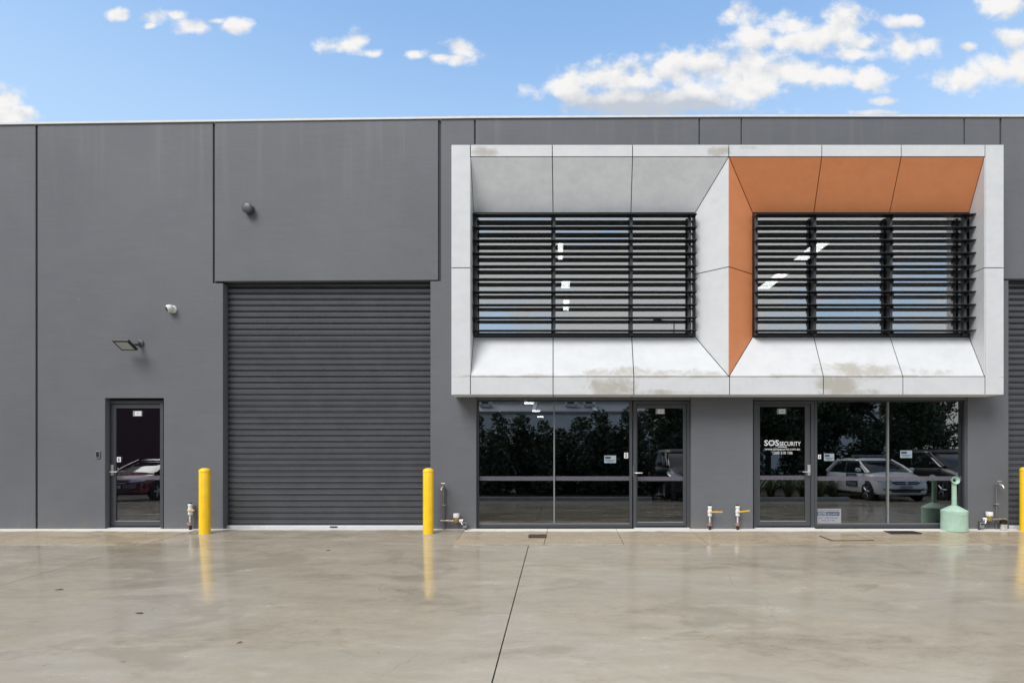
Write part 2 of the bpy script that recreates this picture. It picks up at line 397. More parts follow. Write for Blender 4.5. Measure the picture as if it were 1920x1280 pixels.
M['ground'] = plain('asphalt', (.05, .05, .05), .85, 0, .2, 3)
M['glass_up'] = glass('upper_glass', .46, (.40, .42, .43), wob=.003)
M['glass_lo'] = glass('shopfront_glass', .27, (.30, .31, .33), wob=.002)
M['frost'] = None
m_, b_, bs_ = mat_new('frosted_film'); nt_ = m_.node_tree
tr_ = b_.new('ShaderNodeBsdfTransparent'); mx_ = b_.new('ShaderNodeMixShader'); mx_.inputs[0].default_value = .4
bs_.inputs['Base Color'].default_value = (.19, .175, .215, 1); bs_.inputs['Roughness'].default_value = .5
nt_.links.new(tr_.outputs[0], mx_.inputs[1]); nt_.links.new(bs_.outputs[0], mx_.inputs[2]); nt_.links.new(mx_.outputs[0], nt_.nodes['Material Output'].inputs[0])
M['frost'] = m_
M['paper'] = plain('white_print', (.72, .72, .71), .6); M['ink'] = plain('black_ink', (.02, .02, .025), .6)
M['greyprint'] = plain('grey_print', (.30, .31, .34), .5); M['navy'] = plain('navy_print', (.035, .045, .085), .5)
M['blueprint'] = plain('blue_print', (.012, .10, .22), .5); M['paleprint'] = plain('pale_blue_print', (.30, .36, .40), .5)
M['mint'] = plain('mint_plastic', (.375, .54, .435), .45, 0, .12, 7, .15, 40)
M['pvc'] = plain('white_fitting', (.70, .70, .68), .45); M['brass'] = plain('brass', (.45, .32, .14), .38, .7, .2, 30)
M['galv'] = plain('galvanised_pipe', (.38, .37, .36), .4, .6, .25, 40); M['copper'] = plain('copper_clamp', (.50, .27, .19), .45, .5, .2, 40)
M['lever'] = plain('yellow_lever', (.80, .46, .03), .4); M['lens'] = plain('lens_black', (.01, .01, .011), .1)
M['diff'] = plain('lamp_diffuser', (.42, .45, .43), .3); M['lamp'] = emit('ceiling_light_panel', (1, .95, .90), 7.0)
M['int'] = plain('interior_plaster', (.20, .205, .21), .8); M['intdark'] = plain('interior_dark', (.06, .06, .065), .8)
M['rust'] = plain('rusty_grate', (.085, .05, .035), .7, 0, .3, 30); M['grate'] = plain('dark_grate', (.035, .035, .035), .6)

# ------------------------------------------------------------------ ground, yard, apron
g = MB(); R = 450
g.add([(-R,-R,-.95),(R,-R,-.95),(R,R,-.95),(-R,R,-.95)], [(0,1,2,3)])
struct(g.build('ground', M['ground']))
def slab_poly(pts, gap, th=.05):
    """pts: (x, y) on the falling yard"""
    q = [Vector((x, y, gz(y))) for x, y in pts]
    return q
XL, XR = -26.0, 30.0
J2a, J2b = gp(991, 1022), gp(922, 1280)
d2 = (J2b-J2a)/(J2b.y-J2a.y)
J1a, J1b = gp(352, 997), gp(0, 1097)
d1 = (J1b-J1a)/(J1b.y-J1a.y)
AE = gp(600, 1021.5).y                          # front edge of the apron
def jx2(y): return J2a.x+d2.x*(y-J2a.y)
def jx1(y): return J1a.x+d1.x*(y-J1a.y)
yb = MB(); YE = -12.0
yb.add([(XL, .02, -.012), (XR, .02, -.012), (XR, YE, K*YE-.012), (XL, YE, K*YE-.012), (XR, -26, K*YE-.012), (XL, -26, K*YE-.012)], [(0,1,2,3), (3,2,4,5)])
yard = struct(yb.build('yard', M['joint']))
a1 = gp(300, 1000)
xa_l = jx1(AE); xa_r = gp(848, 1021.5).x; xa_r0 = gp(872, 992).x; xa_l0 = jx1(0)
def slab(name, pts, parent, mat, gap=.005, lift=0.0):
    q = [Vector((x, y, gz(y)+lift)) for x, y in pts]
    s = MB(); s.panel(q, gap, .03, (0, 0, 1)); o = s.build(name, mat, parent); return o
Y9 = -12.0
# the yard is poured in three bays up to the joints, the middle one running in to the roller door
slab('slab', [(XL, AE), (jx1(AE), AE), (jx1(Y9), Y9), (XL, Y9)], yard, M['yard'], .003)
slab('slab', [(jx1(.01), .01), (xa_r0, .01), (xa_r, AE), (jx1(AE), AE)], yard, M['yard'], .0015)
slab('slab', [(jx1(AE), AE), (jx2(AE), AE), (jx2(Y9), Y9), (jx1(Y9), Y9)], yard, M['yard'], .005)
slab('slab', [(jx2(AE), AE), (XR, AE), (XR, Y9), (jx2(Y9), Y9)], yard, M['yard'], .006)
for xx in (-26, -16, -6, 4, 14, 22):
    x2 = {-26: -16, -16: -6, -6: 4, 4: 14, 14: 22, 22: 30}[xx]
    slab('slab', [(xx, Y9), (x2, Y9), (x2, -26), (xx, -26)], yard, M['yard'], .006)
ab = MB(); ab.add([(XL, .02, -.009), (XR, .02, -.009), (XR, AE+.01, K*AE-.009), (XL, AE+.01, K*AE-.009)], [(0,1,2,3)])
apron = struct(ab.build('apron', M['joint']))
def xa(px0, px1): return gp(px0, 993).x+(gp(px0, 993).x-gp(px1, 1020).x)*0, gp(px0, 993), gp(px1, 1020)
cuts = [((870, 995), (848, 1021)), ((1026, 995), (1020, 1020)), ((1157, 995), (1169, 1019)), ((1297, 995), (1326, 1018)), ((1430, 993), (1478, 1018)), ((1612, 995), (1668, 1019)), ((1790, 995), (1850, 1018))]
lines = []
for p, q in cuts:
    A, B = gp(*p), gp(*q); dx = (B.x-A.x)/(B.y-A.y); lines.append((A.x+dx*(.01-A.y), A.x+dx*(AE-A.y)))
lines.append((XR, XR))
for (t0, e0), (t1, e1) in zip(lines[:-1], lines[1:]):
    slab('slab', [(t0, .01), (t1, .01), (e1, AE), (e0, AE)], apron, M['apron'], .004, .002)
ll = [(XL, XL)]
for p, q in [((100, 994), (-40, 1021)), ((225, 994), (110, 1021))]:
    A, B = gp(*p), gp(*q); dx = (B.x-A.x)/(B.y-A.y); ll.append((A.x+dx*(.01-A.y), A.x+dx*(AE-A.y)))
ll.append((jx1(.01), jx1(AE)))
for (t0, e0), (t1, e1) in zip(ll[:-1], ll[1:]):
    slab('slab', [(t0, .01), (t1, .01), (e1, AE), (e0, AE)], apron, M['apron'], .003, .002)

def grate(name, p0, p1, label, mat):
    A, B = gp(p0[0], p0[1]), gp(p1[0], p1[1])
    x0, x1, y0, y1 = min(A.x, B.x), max(A.x, B.x), min(A.y, B.y), max(A.y, B.y)
    t = thing(name, label, 'drain', ((x0+x1)/2, (y0+y1)/2, gz((y0+y1)/2)+.006))
    w, h = (x1-x0)/2, (y1-y0)/2
    f = MB().box(-w, w, -h, h, -.004, .001); f.build('tray', M['black'], t)
    for sy in (-1, 1): MB().box(-w, w, sy*h-.008, sy*h+.008, -.002, .008).build('rim', mat, t)
    n = 12
    for i in range(n+1):
        x = -w+2*w*i/n; MB().box(x-.007, x+.007, -h+.009, h-.009, .002, .007).build('bar', mat, t)
grate('drain_grate', (991, 1008), (1024, 1002), 'small rusty brown drain grate in the paving under the window marked 5', M['rust'])
grate('drain_grate', (1672, 1001), (1712, 995.5), 'small black drain grate in the paving left of the mint ash bin', M['grate'])
cA = [gp(1535, 1004.5), gp(1606, 1004.5), gp(1640, 1013.5), gp(1560, 1014)]
cc = sum(cA, Vector())/4
pit = thing('access_cover', 'flush concrete access cover with a thin black rim in the paving', 'access cover', (cc.x, cc.y, cc.z+.006))
cl = [Vector((p.x-cc.x, p.y-cc.y, K*(p.y-cc.y))) for p in cA]
s = MB(); s.panel(cl, 0, .004, (0,0,1)); s.build('rim', M['black'], pit)
s = MB(); s.panel([p+Vector((0,0,.003)) for p in cl], .022, .002, (0,0,1)); s.build('cover', M['apron'], pit)

# ------------------------------------------------------------------ building
B = thing('warehouse_building', 'charcoal concrete warehouse with roller doors and a white and orange framed upper window bay', 'building')
WT = .18
ZB = -.05
def top(px):   # parapet height follows the photo: it rises gently along the left units
    py = 233-(px/890)*12.0 if px < 890 else 221-min(1, (px-890)/500)*2.5
    return wz(py)
def X(px): return wx(px)
def Z(py): return wz(py)
G = 1.6   # half joint in pixels
def wall_panel(pts, name='wall_panel', y0=0.0, bev=.006):
    return MB().prism(pts, y0, y0+WT).build(name, M['wall'], B, bevel=bev, seg=2)
HEAD = Z(529); DW = X(808)
wall_panel([(X(-260), ZB), (X(66.5), ZB), (X(66.5), top(67)), (X(-260), top(-260))])
# panel with door 6: split round the opening
D6 = (197, 307, 746)
wall_panel([(X(70.5), ZB), (X(D6[0]), ZB), (X(D6[0]), Z(D6[2])), (X(D6[1]), Z(D6[2])), (X(D6[1]), ZB), (X(418), ZB), (X(418), Z(531)), (X(399), Z(531)), (X(399), top(399)), (X(70.5), top(70))])
wall_panel([(X(403), Z(527.5)), (X(821.5), Z(525)), (X(821.5), top(822)), (X(403), top(403))], 'lintel_panel', -.004)
wall_panel([(X(807), ZB), (X(893), ZB), (X(893), Z(700)), (X(889), Z(700)), (X(889), top(889)), (X(827), top(826)), (X(827), Z(527)), (X(807), Z(527))])
def upper(a, c): wall_panel([(X(a), Z(392)), (X(c), Z(392)), (X(c), top(c)), (X(a), top(a))])
upper(892, 1310); upper(1391, 1807)
wall_panel([(X(1296), ZB), (X(1412), ZB), (X(1412), Z(700)), (X(1389), Z(700)), (X(1389), top(1389)), (X(1312.5), top(1312)), (X(1312.5), Z(700)), (X(1296), Z(700))])
wall_panel([(X(1815), ZB), (X(1891), ZB), (X(1891), Z(526)), (X(1874.5), Z(526)), (X(1874.5), top(1874)), (X(1809.5), top(1810)), (X(1809.5), Z(700)), (X(1815), Z(700))])
wall_panel([(X(1877.5), Z(523)), (X(2320), Z(523)), (X(2320), top(2320)), (X(1877.5), top(1878))], 'lintel_panel', -.004)
# spandrels behind the framed bay
wall_panel([(X(893.5), Z(749)), (X(1295.5), Z(749)), (X(1295.5), Z(640)), (X(893.5), Z(640))], 'spandrel_panel', .02)
wall_panel([(X(1412.5), Z(749)), (X(1814.5), Z(749)), (X(1814.5), Z(640)), (X(1412.5), Z(640))], 'spandrel_panel', .02)
# recessed sealant behind every joint
def sealant(px, y0, y1, w=3.2, dy=.022):
    MB().box(X(px-w), X(px+w), dy+WT*.0+.0, dy+.03, Z(y1), Z(y0)).build('joint_sealant', M['joint'], B)
for px, y0, y1 in [(68.5,240,1000),(401,236,531),(824.2,226,527),(890.5,226,395),(1311.3,224,395),(1390,224,395),(1808.3,224,395),(1876,224,530)]: sealant(px, y0, y1)
# parapet capping
cap = MB()
xs = [-260, 0, 200, 445, 700, 890, 1150, 1390, 1700, 2320]
vs = []; fs = []
for px in xs:
    x, z = X(px), top(px)
    vs += [(x, -.022, z-.015), (x, -.024, z+.015), (x, .22, z+.022), (x, .22, z-.015), (x, -.003, z-.015)]
for i in range(len(xs)-1):
    for j in range(5): fs.append((i*5+j, i*5+(j+1) % 5, (i+1)*5+(j+1) % 5, (i+1)*5+j))
fs += [(0,1,2,3,4), tuple(len(vs)-5+k for k in (4,3,2,1,0))]
cap.add(vs, fs).build('parapet_capping', M['capping'], B)
# shell behind the facade
XB0, XB1, YB = X(-260), X(2320), 14.0
MB().box(XB0, XB1, .19, YB, 6.10, 6.25).build('roof', M['capping'], B)
MB().box(XB0, XB1, YB-.2, YB, ZB, 6.09).build('back_wall', M['wall'], B)
for xx in (XB0, XB1-.2): MB().box(xx, xx+.2, .19, YB-.21, ZB, 6.09).build('side_wall', M['wall'], B)
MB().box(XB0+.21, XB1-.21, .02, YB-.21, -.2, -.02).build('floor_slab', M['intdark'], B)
MB().box(X(860), X(1860), .21, 9.0, Z(745), Z(660)).build('upper_floor', M['int'], B)
MB().box(X(860), X(1860), .21, 9.0, 5.12, 5.22).build('ceiling', M['int'], B)
for px in (850, 1353, 1856): MB().box(X(px)-.06, X(px)+.06, .20, 9.0, 0, 5.10).build('partition', M['int'], B)
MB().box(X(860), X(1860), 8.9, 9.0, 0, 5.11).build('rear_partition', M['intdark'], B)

# ---- roller doors
RY = .13
SL_N = 41; z_top, z_bot = wz(531, RY), wz(984, RY); pitch = (z_top-z_bot)/SL_N
def slat_mesh(w):
    h = pitch; pr = [(0.0, 0), (.024, h*.012), (.024, h*.12), (-.007, h*.13), (.012, h*.265), (.026, h*.275), (.026, h*.375), (-.003, h*.39), (.003, h*.46), (.0, h*.62), (-.001, h*.85), (0, h*1.0)]
    vs = [(0, y, z) for y, z in pr]+[(w, y, z) for y, z in pr]; n = len(pr)
    fs = [(i, i+n, i+n+1, i+1) for i in range(n-1)]
    s = MB(); s.add(vs, fs); me = s.mesh('slat', 25); me.materials.append(M['shutter']); return me
def roller(px0, px1, full_w, hand):
    x0 = wx(px0, RY); x1 = x0+full_w
    bk = MB().box(x0-.05, x1+.05, RY+.03, RY+.05, z_bot, z_top+.25).build('roller_door', M['shutter'], B)
    me = slat_mesh(full_w)
    for i in range(SL_N+2):
        o = bpy.data.objects.new('slat', me); COL.objects.link(o); o.parent = bk; o.location = (x0, RY, z_bot+pitch*i)
    for gx0, gx1 in ((x0-.06, x0+.012), (x1-.012, x1+.06)):
        MB().box(gx0, gx1, RY-.022, RY+.02, -.02, z_top+.1).build('guide', M['frame'], bk, bevel=.004)
    MB().box(x0+.015, x1-.015, RY-.03, RY+.02, -.022, z_bot-.002).build('bottom_rail', M['rail'], bk, bevel=.006)
    if hand:
        MB().box(wx(620, RY), wx(634, RY), RY-.036, RY-.031, z_bot-.035, z_bot-.010).build('lock', M['navy'], bk, bevel=.003)
    MB().box(x0, x1, .10, .126, z_top-.012, z_top+.06).build('head_strip', M['black'], bk)
    return bk
roller(423, 806, wx(812, RY)-wx(423, RY), True)
roller(1888, 2300, 3.4, False)

# ---- doors and shopfront windows
def framed(name, x0, x1, z0, z1, y0, y1, t, mat, parent, tb=None, tt=None):
    """picture frame as one mesh"""
    tb = t if tb is None else tb; tt = t if tt is None else tt
    a = [(x0,z0),(x1,z0),(x1,z1),(x0,z1)]; c = [(x0+t,z0+tb),(x1-t,z0+tb),(x1-t,z1-tt),(x0+t,z1-tt)]
    vs = [(x,y0,z) for x,z in a]+[(x,y0,z) for x,z in c]+[(x,y1,z) for x,z in a]+[(x,y1,z) for x,z in c]
    fs = []
    for i in range(4):
        j = (i+1) % 4
        fs += [(i,j,4+j,4+i), (8+i,12+i,12+j,8+j), (i,8+i,8+j,j), (4+i,4+j,12+j,12+i)]
    return MB().add(vs, fs).build(name, mat, parent, bevel=.0025, seg=1)
SY = .075     # shopfront face
def pane(parent, px0, px1, py0, py1, y, mat, strip=True, sy=(892.5, 900.5)):
    MB().box(wx(px0, y), wx(px1, y), y, y+.008, wz(py1, y), wz(py0, y)).build('pane', mat, parent)
    if strip: MB().box(wx(px0, y)+.004, wx(px1, y)-.004, y-.003, y-.001, wz(sy[1], y), wz(sy[0], y)).build('frosted_strip', M['frost'], parent)
def handle(parent, px, right, y, py0, py1, lz):
    h = MB().box(wx(px-2.6, y), wx(px+2.6, y), y-.016, y-.002, wz(py1, y), wz(py0, y)).build('handle_plate', M['silver'], parent, bevel=.004)
    x0 = wx(px, y); d = 1 if right else -1; z = wz(lz, y)
    MB().tube([(x0, y-.016, z), (x0, y-.055, z), (x0+d*.012, y-.062, z), (x0+d*.125, y-.062, z)], .009).build('handle_lever', M['silver'], parent, smooth=50)
def glass_door(ox0, ox1, oy0, oy1, gl, y, hpx, hright, hy, label, recess_mat=M['frame']):
    """outer frame px rect, glass px rect"""
    f = framed('glass_door', wx(ox0, y), wx(ox1, y), .012, wz(oy0, y), y, y+.10, .052, M['frame'], B, .008, .055)
    f['label'] = label
    x0, x1 = wx(ox0, y)+.056, wx(ox1, y)-.056; yl = y+.022
    gx0, gx1 = wx(gl[0], yl), wx(gl[2], yl); z0, z1 = wz(gl[3], yl), wz(gl[1], yl); zt = wz(oy0, y)-.06
    a = [(x0,.03),(x1,.03),(x1,zt),(x0,zt)]; c = [(gx0,z0),(gx1,z0),(gx1,z1),(gx0,z1)]
    vs = [(p,yl,q) for p,q in a]+[(p,yl,q) for p,q in c]+[(p,yl+.045,q) for p,q in a]+[(p,yl+.045,q) for p,q in c]; fs = []
    for i in range(4):
        j = (i+1) % 4; fs += [(i,j,4+j,4+i), (8+i,12+i,12+j,8+j), (i,8+i,8+j,j), (4+i,4+j,12+j,12+i)]
    MB().add(vs, fs).build('door_leaf', M['frame'], f, bevel=.003, seg=1)
    MB().box(gx0-.004, gx1+.004, yl-.006, yl+.012, z0-.012, z0+.004).build('glazing_bead', M['bead'], f)
    yp = yl+.018
    MB().box(gx0-.01, gx1+.01, yp, yp+.008, z0-.01, z1+.01).build('pane', M['glass_lo'], f)
    MB().box(gx0+.002, gx1-.002, yp-.003, yp-.001, wz(hy+8, yp), wz(hy, yp)).build('frosted_strip', M['frost'], f)
    MB().box(wx(ox0, y)+.01, wx(ox1, y)-.01, y-.05, y+.10, -.02, .0085).build('sill', M['rail'], f)
    ya = yl; handle(f, hpx, hright, ya, hy-20, hy, hy-7)
    return f
DOOR6 = glass_door(199, 306, 750, 989, (217, 765, 300, 976), .085, 211, True, 891, 'charcoal framed glass door of unit 6')
def shopfront(ox0, ox1, oy0, panes, label):
    y = SY
    f = framed('shopfront_window', wx(ox0, y), wx(ox1, y), .008, wz(oy0, y), y, y+.10, .042, M['frame'], B, .058, .012)
    f['label'] = label
    for (a, c) in panes: pane(f, a, c, oy0+1, 985, y+.04, M['glass_lo'])
    for (a, c), (d, e) in zip(panes[:-1], panes[1:]):
        MB().box(wx((c+d)/2-1.3, y), wx((c+d)/2+1.3, y), y+.012, y+.06, .07, wz(oy0, y)-.014).build('mullion', M['bead'], f)
    MB().box(wx(ox0, y)+.043, wx(ox1, y)-.043, y+.005, y+.03, .067, .078).build('glazing_bead', M['bead'], f)
    return f
SF5 = shopfront(892.5, 1185.5, 751, [(896, 1039), (1039, 1182)], 'wide two-pane shopfront window of unit 5')
DOOR5 = glass_door(1187.5, 1294, 751, 990, (1195, 765, 1281, 978), SY, 1189.5, True, 893, 'charcoal framed glass door of unit 5')
DOOR4 = glass_door(1413, 1527, 751, 988, (1425, 762, 1510, 976), SY, 1516.5, False, 891, 'charcoal framed glass door of unit 4 with white lettering')
SF4 = shopfront(1527.5, 1813, 751, [(1530, 1666.5), (1666.5, 1803)], 'wide two-pane shopfront window of unit 4')

# ---- cladding surround of the upper windows
FY, IY = -.40, -.02
def fp(px, py): return wp(px, py, FY)
def ip(px, py): return wp(px, py, IY)
OL, OR_, OT, OB = 846, 1882.5, 271, 740
Lf = dict(x0=882, x1=1366.6, y0=294, y1=705.5); Li = dict(x0=888, x1=1303.5, y0=399, y1=632)
Rf = dict(x0=1366.6, x1=1846, y0=294, y1=705.5); Ri = dict(x0=1411, x1=1817, y0=399, y1=632)
# dark backing just behind the sheets
e = .014
bk = MB(); vs = []; fs = []
def V(p): vs.append(tuple(p)); return len(vs)-1
o4 = [V(fp(OL, OB)+Vector((e,e,e))), V(fp(OR_, OB)+Vector((-e,e,e))), V(fp(OR_, OT)+Vector((-e,e,-e))), V(fp(OL, OT)+Vector((e,e,-e)))]
w4 = [V(wp(x, y, 0)) for x, y in ((0,0),)*0]
lf = [V(fp(Lf['x0'], Lf['y1'])+Vector((-e,e,-e))), V(fp(Lf['x1'], Lf['y1'])+Vector((0,e*1.6,-e))), V(fp(Lf['x1'], Lf['y0'])+Vector((0,e*1.6,e))), V(fp(Lf['x0'], Lf['y0'])+Vector((-e,e,e)))]
rf = [lf[1], V(fp(Rf['x1'], Rf['y1'])+Vector((e,e,-e))), V(fp(Rf['x1'], Rf['y0'])+Vector((e,e,e))), lf[2]]
li = [V(ip(Li['x0'], Li['y1'])+Vector((-e,e*2,-e))), V(ip(Li['x1'], Li['y1'])+Vector((e,e*2,-e))), V(ip(Li['x1'], Li['y0'])+Vector((e,e*2,e))), V(ip(Li['x0'], Li['y0'])+Vector((-e,e*2,e)))]
ri = [V(ip(Ri['x0'], Ri['y1'])+Vector((-e,e*2,-e))), V(ip(Ri['x1'], Ri['y1'])+Vector((e,e*2,-e))), V(ip(Ri['x1'], Ri['y0'])+Vector((e,e*2,e))), V(ip(Ri['x0'], Ri['y0'])+Vector((-e,e*2,e)))]
fs += [(o4[0], o4[1], rf[1], rf[0], lf[0]), (o4[2], o4[3], lf[3], lf[2], rf[2]), (o4[0], lf[0], lf[3], o4[3]), (o4[1], o4[2], rf[2], rf[1])]
for a, c in ((lf, li), (rf, ri)):
    for i in range(4): j = (i+1) % 4; fs.append((a[i], a[j], c[j], c[i]))
b4 = [V(Vector((vs[i][0], -.004, vs[i][2]))) for i in o4]
for i in range(4): j = (i+1) % 4; fs.append((o4[i], b4[i], b4[j], o4[j]))
SUR = bk.add(vs, fs).build('window_surround', M['backing'], B)
SUR['label'] = 'projecting pale cement sheet surround with angled reveals round the two upper windows'
rivets = MB()
def sheet(quad, mat, hint=(0,-1,0), rv=(3, 2), label=None):
    s = MB(); s.panel(quad, .0065, .010, hint); o = s.build('cladding_panel', mat, SUR)
    if label: o['label'] = label
    q = [Vector(p) for p in quad]; N = (q[1]-q[0]).cross(q[2]-q[1]).normalized()
    if N.dot(Vector(hint)) < 0: N = -N
    if rv:
        for i in range(rv[0]):
            for j in range(rv[1]):
                L0 = (q[1]-q[0]).length; L1 = (q[3]-q[0]).length
                u = .07/L0+(1-.14/L0)*(i/(rv[0]-1) if rv[0] > 1 else .5); v = .06/L1+(1-.12/L1)*(j/(rv[1]-1) if rv[1] > 1 else .5)
                p = (q[0]*(1-u)+q[1]*u)*(1-v)+(q[3]*(1-u)+q[2]*u)*v
                rivets.cyl(p-N*.002, p+N*.0022, .0065, .005, 7)
    return o
W_, G_, O_ = M['white'], M['grey'], M['orange']
# front bands
for y0, y1 in ((OT, 502), (502, OB)):
    sheet([fp(OL, y1), fp(882, y1), fp(882, y0), fp(OL, y0)], W_, rv=(2, 4)); sheet([fp(1847, y1), fp(OR_, y1), fp(OR_, y0), fp(1847, y0)], W_, rv=(2, 4))
tj = [882, 1035.5, 1186, 1366.6, 1541, 1690, 1847]; bj = [882, 1037, 1188.5, 1368, 1544, 1693, 1847]
for a, c in zip(tj[:-1], tj[1:]): sheet([fp(a, 294), fp(c, 294), fp(c, OT), fp(a, OT)], W_, rv=(3, 2))
for a, c in zip(bj[:-1], bj[1:]): sheet([fp(a, OB), fp(c, OB), fp(c, 705.5), fp(a, 705.5)], W_, rv=(3, 2))
# left opening
ft, it = [882, 1035.5, 1186, 1366.6], [888, 1037, 1183, 1303.5]
for k in range(3): sheet([ip(it[k], 399), ip(it[k+1], 399), fp(ft[k+1], 294), fp(ft[k], 294)], G_, (0,-1,-1), (3, 3))
fb, ib = [882, 1037, 1188.5, 1366.6], [888, 1037, 1184.5, 1303.5]
for k in range(3): sheet([fp(fb[k], 705.5), fp(fb[k+1], 705.5), ip(ib[k+1], 632), ip(ib[k], 632)], W_, (0,-1,1), (3, 2))
for a, c, d, e_ in ((294, 502, 399, 514), (502, 705.5, 514, 632)):
    sheet([fp(882, c), ip(888, e_), ip(888, d), fp(882, a)], W_, (1,-.3,0), None)
    sheet([ip(1303.5, e_), fp(1366.6, c-2 if c == 502 else c), fp(1366.6, a-2 if a == 502 else a), ip(1303.5, d)], W_, (-1,-1,0), (2, 3))
# right opening
it = [1411, 1526, 1668, 1817]; ft = [1366.6, 1541, 1690, 1846]
for k in range(3): sheet([ip(it[k], 399), ip(it[k+1], 399), fp(ft[k+1], 294), fp(ft[k], 294)], O_, (0,-1,-1), None, 'orange angled cladding panel over the right upper window')
fb, ib = [1366.6, 1544, 1693, 1846], [1411, 1526, 1669, 1817]
for k in range(3): sheet([fp(fb[k], 705.5), fp(fb[k+1], 705.5), ip(ib[k+1], 632), ip(ib[k], 632)], W_, (0,-1,1), (3, 2))
for a, c, d, e_ in ((294, 500, 399, 514), (500, 705.5, 514, 632)):
    sheet([fp(1366.6, c), ip(1411, e_), ip(1411, d), fp(1366.6, a)], O_, (1,-1,0), None, 'orange angled cladding panel left of the right upper window')
    sheet([ip(1817, e_), fp(1846, c+2 if c == 500 else c), fp(1846, a+2 if a == 500 else a), ip(1817, d)], W_, (-1,-.3,0), None)
# soffit, sides and top of the surround
sx = [846, 1037, 1188.5, 1368, 1544, 1693, 1882.5]
def at(px, py, y): p = fp(px, py); return Vector((p.x, y, p.z))
for a, c in zip(sx[:-1], sx[1:]): sheet([at(a, OB, 0), at(c, OB, 0), at(c, OB, FY+.012), at(a, OB, FY+.012)], G_, (0,0,-1), None)
for a, c in zip(sx[:-1], sx[1:]): sheet([at(a, OT, 0), at(c, OT, 0), at(c, OT, FY+.012), at(a, OT, FY+.012)], W_, (0,0,1), None)
for px, hx in ((OL, -1), (OR_, 1)):
    for y0, y1 in ((OT, 502), (502, OB)): sheet([at(px, y1, FY+.012), at(px, y1, 0), at(px, y0, 0), at(px, y0, FY+.012)], W_, (hx,0,0), None)
rivets.build('screw_heads', M['silver'], SUR, kind='stuff')
# flashing where the surround meets the wall
MB().box(fp(848, 0).x, fp(1880, 0).x, -.39, -.002, fp(0, OT).z+.002, fp(0, OT).z+.010).build('flashing', M['wall'], SUR)

# ---- upper windows and louvres
def upper_window(x0, x1, mull, supports, label):
    y0, y1 = 399, 632
    f = framed('upper_window', wx(x0, .0), wx(x1, .0), wz(y1), wz(y0), -.012, .06, .035, M['black'], B)
    f['label'] = 'upper window behind black louvre blades, '+label
    xs = [x0]+mull+[x1]
    for a, c in zip(xs[:-1], xs[1:]):
        MB().box(wx(a)+.02, wx(c)-.02, .03, .04, wz(y1)+.02, wz(y0)-.02).build('pane', M['glass_up'], f)
    for m in mull: MB().box(wx(m)-.03, wx(m)+.03, -.005, .07, wz(y1)+.036, wz(y0)-.036).build('mullion', M['black'], f)
    # louvre screen
    fr = MB().box(wx(x0, -.03)+.01, wx(x1, -.03)-.01, -.06, -.022, wz(632, -.03)+.004, wz(632, -.03)+.052).build('louvre_screen', M['black'], B, bevel=.003)
    fr['label'] = 'screen of ten horizontal black aluminium louvre blades, '+label
    xa, xb = wx(x0, IY)+.012, wx(x1, IY)-.014
    prof = [(-.205, -.005), (-.204, .003), (-.19, .006), (-.06, .014), (-.04, .014), (-.04, -.002), (-.06, -.006), (-.20, -.009)]
    n = len(prof); L = xb-xa
    s = MB(); s.add([(0, y, z) for y, z in prof]+[(L, y, z) for y, z in prof], [tuple(range(n)), tuple(range(2*n-1, n-1, -1))]+[(i, i+n, (i+1) % n+n, (i+1) % n) for i in range(n)])
    me = s.mesh('blade'); me.materials.append(M['black'])
    for i in range(10):
        zz = wz(400+24.2*i, -.2)-.004
        o = bpy.data.objects.new('blade', me); COL.objects.link(o); o.parent = fr; o.location = (xa, 0, zz)
    for m in supports:
        MB().box(wx(m, -.04)-.021, wx(m, -.04)+.021, -.10, -.024, wz(630, -.03), wz(401, -.1)).build('support', M['frame'], fr, bevel=.002)
        for i in range(10):
            zz = wz(400+24.2*i, -.2)-.004
            MB().prism([(0,0)]*0 or [(wx(m, -.04)-.006, zz-.055), (wx(m, -.04)+.006, zz-.055), (wx(m, -.04)+.006, zz-.008), (wx(m, -.04)-.006, zz-.008)], -.16, -.101).build('bracket', M['black'], fr)
upper_window(888, 1303.5, [1037, 1183], [893, 1039, 1183, 1292], 'left one in the pale surround')
upper_window(1411, 1817, [1526, 1668], [1416, 1525, 1667, 1805], 'right one under the orange panels')

# lights inside, seen through the glass
def ceiling_light(x, y0, y1, w, z, label):
    t = thing('ceiling_light', label, 'ceiling light', (x, (y0+y1)/2, z), 'ceiling lights behind the upper windows')
    h = (y1-y0)/2
    framed_ = MB().box(-w/2-.015, w/2+.015, -h-.015, h+.015, .006, .035).build('housing', M['paper'], t)
    MB().box(-w/2, w/2, -h, h, -.004, .005).build('diffuser', M['lamp'], t)
zc = 5.08
def cdepth(py): return CY+(zc-CZ)*F/(HY-py)
for (px, p0, p1, w, lb) in [(1051, 452, 486, .09, 'ceiling strip light nearest the glass behind the left upper window'), (1061, 522, 540, .19, 'middle ceiling strip light behind the left upper window'), (1062, 563, 582, .15, 'rearmost ceiling strip light behind the left upper window'),
                        (1578, 454, 487, .26, 'ceiling strip light behind the right upper window, upper of the two slanting ones'), (1505, 514, 541, .26, 'ceiling strip light behind the right upper window, lower of the two slanting ones')]:
    y0, y1 = cdepth(p0), cdepth(p1); ceiling_light((px-HX)*(y0-CY)/F if px < 1400 else 4.87, y0, y1, w, zc, lb)
zs = wz(745)-.012
M['downlight'] = emit('downlight_lens', (1, .96, .9), 14.0)
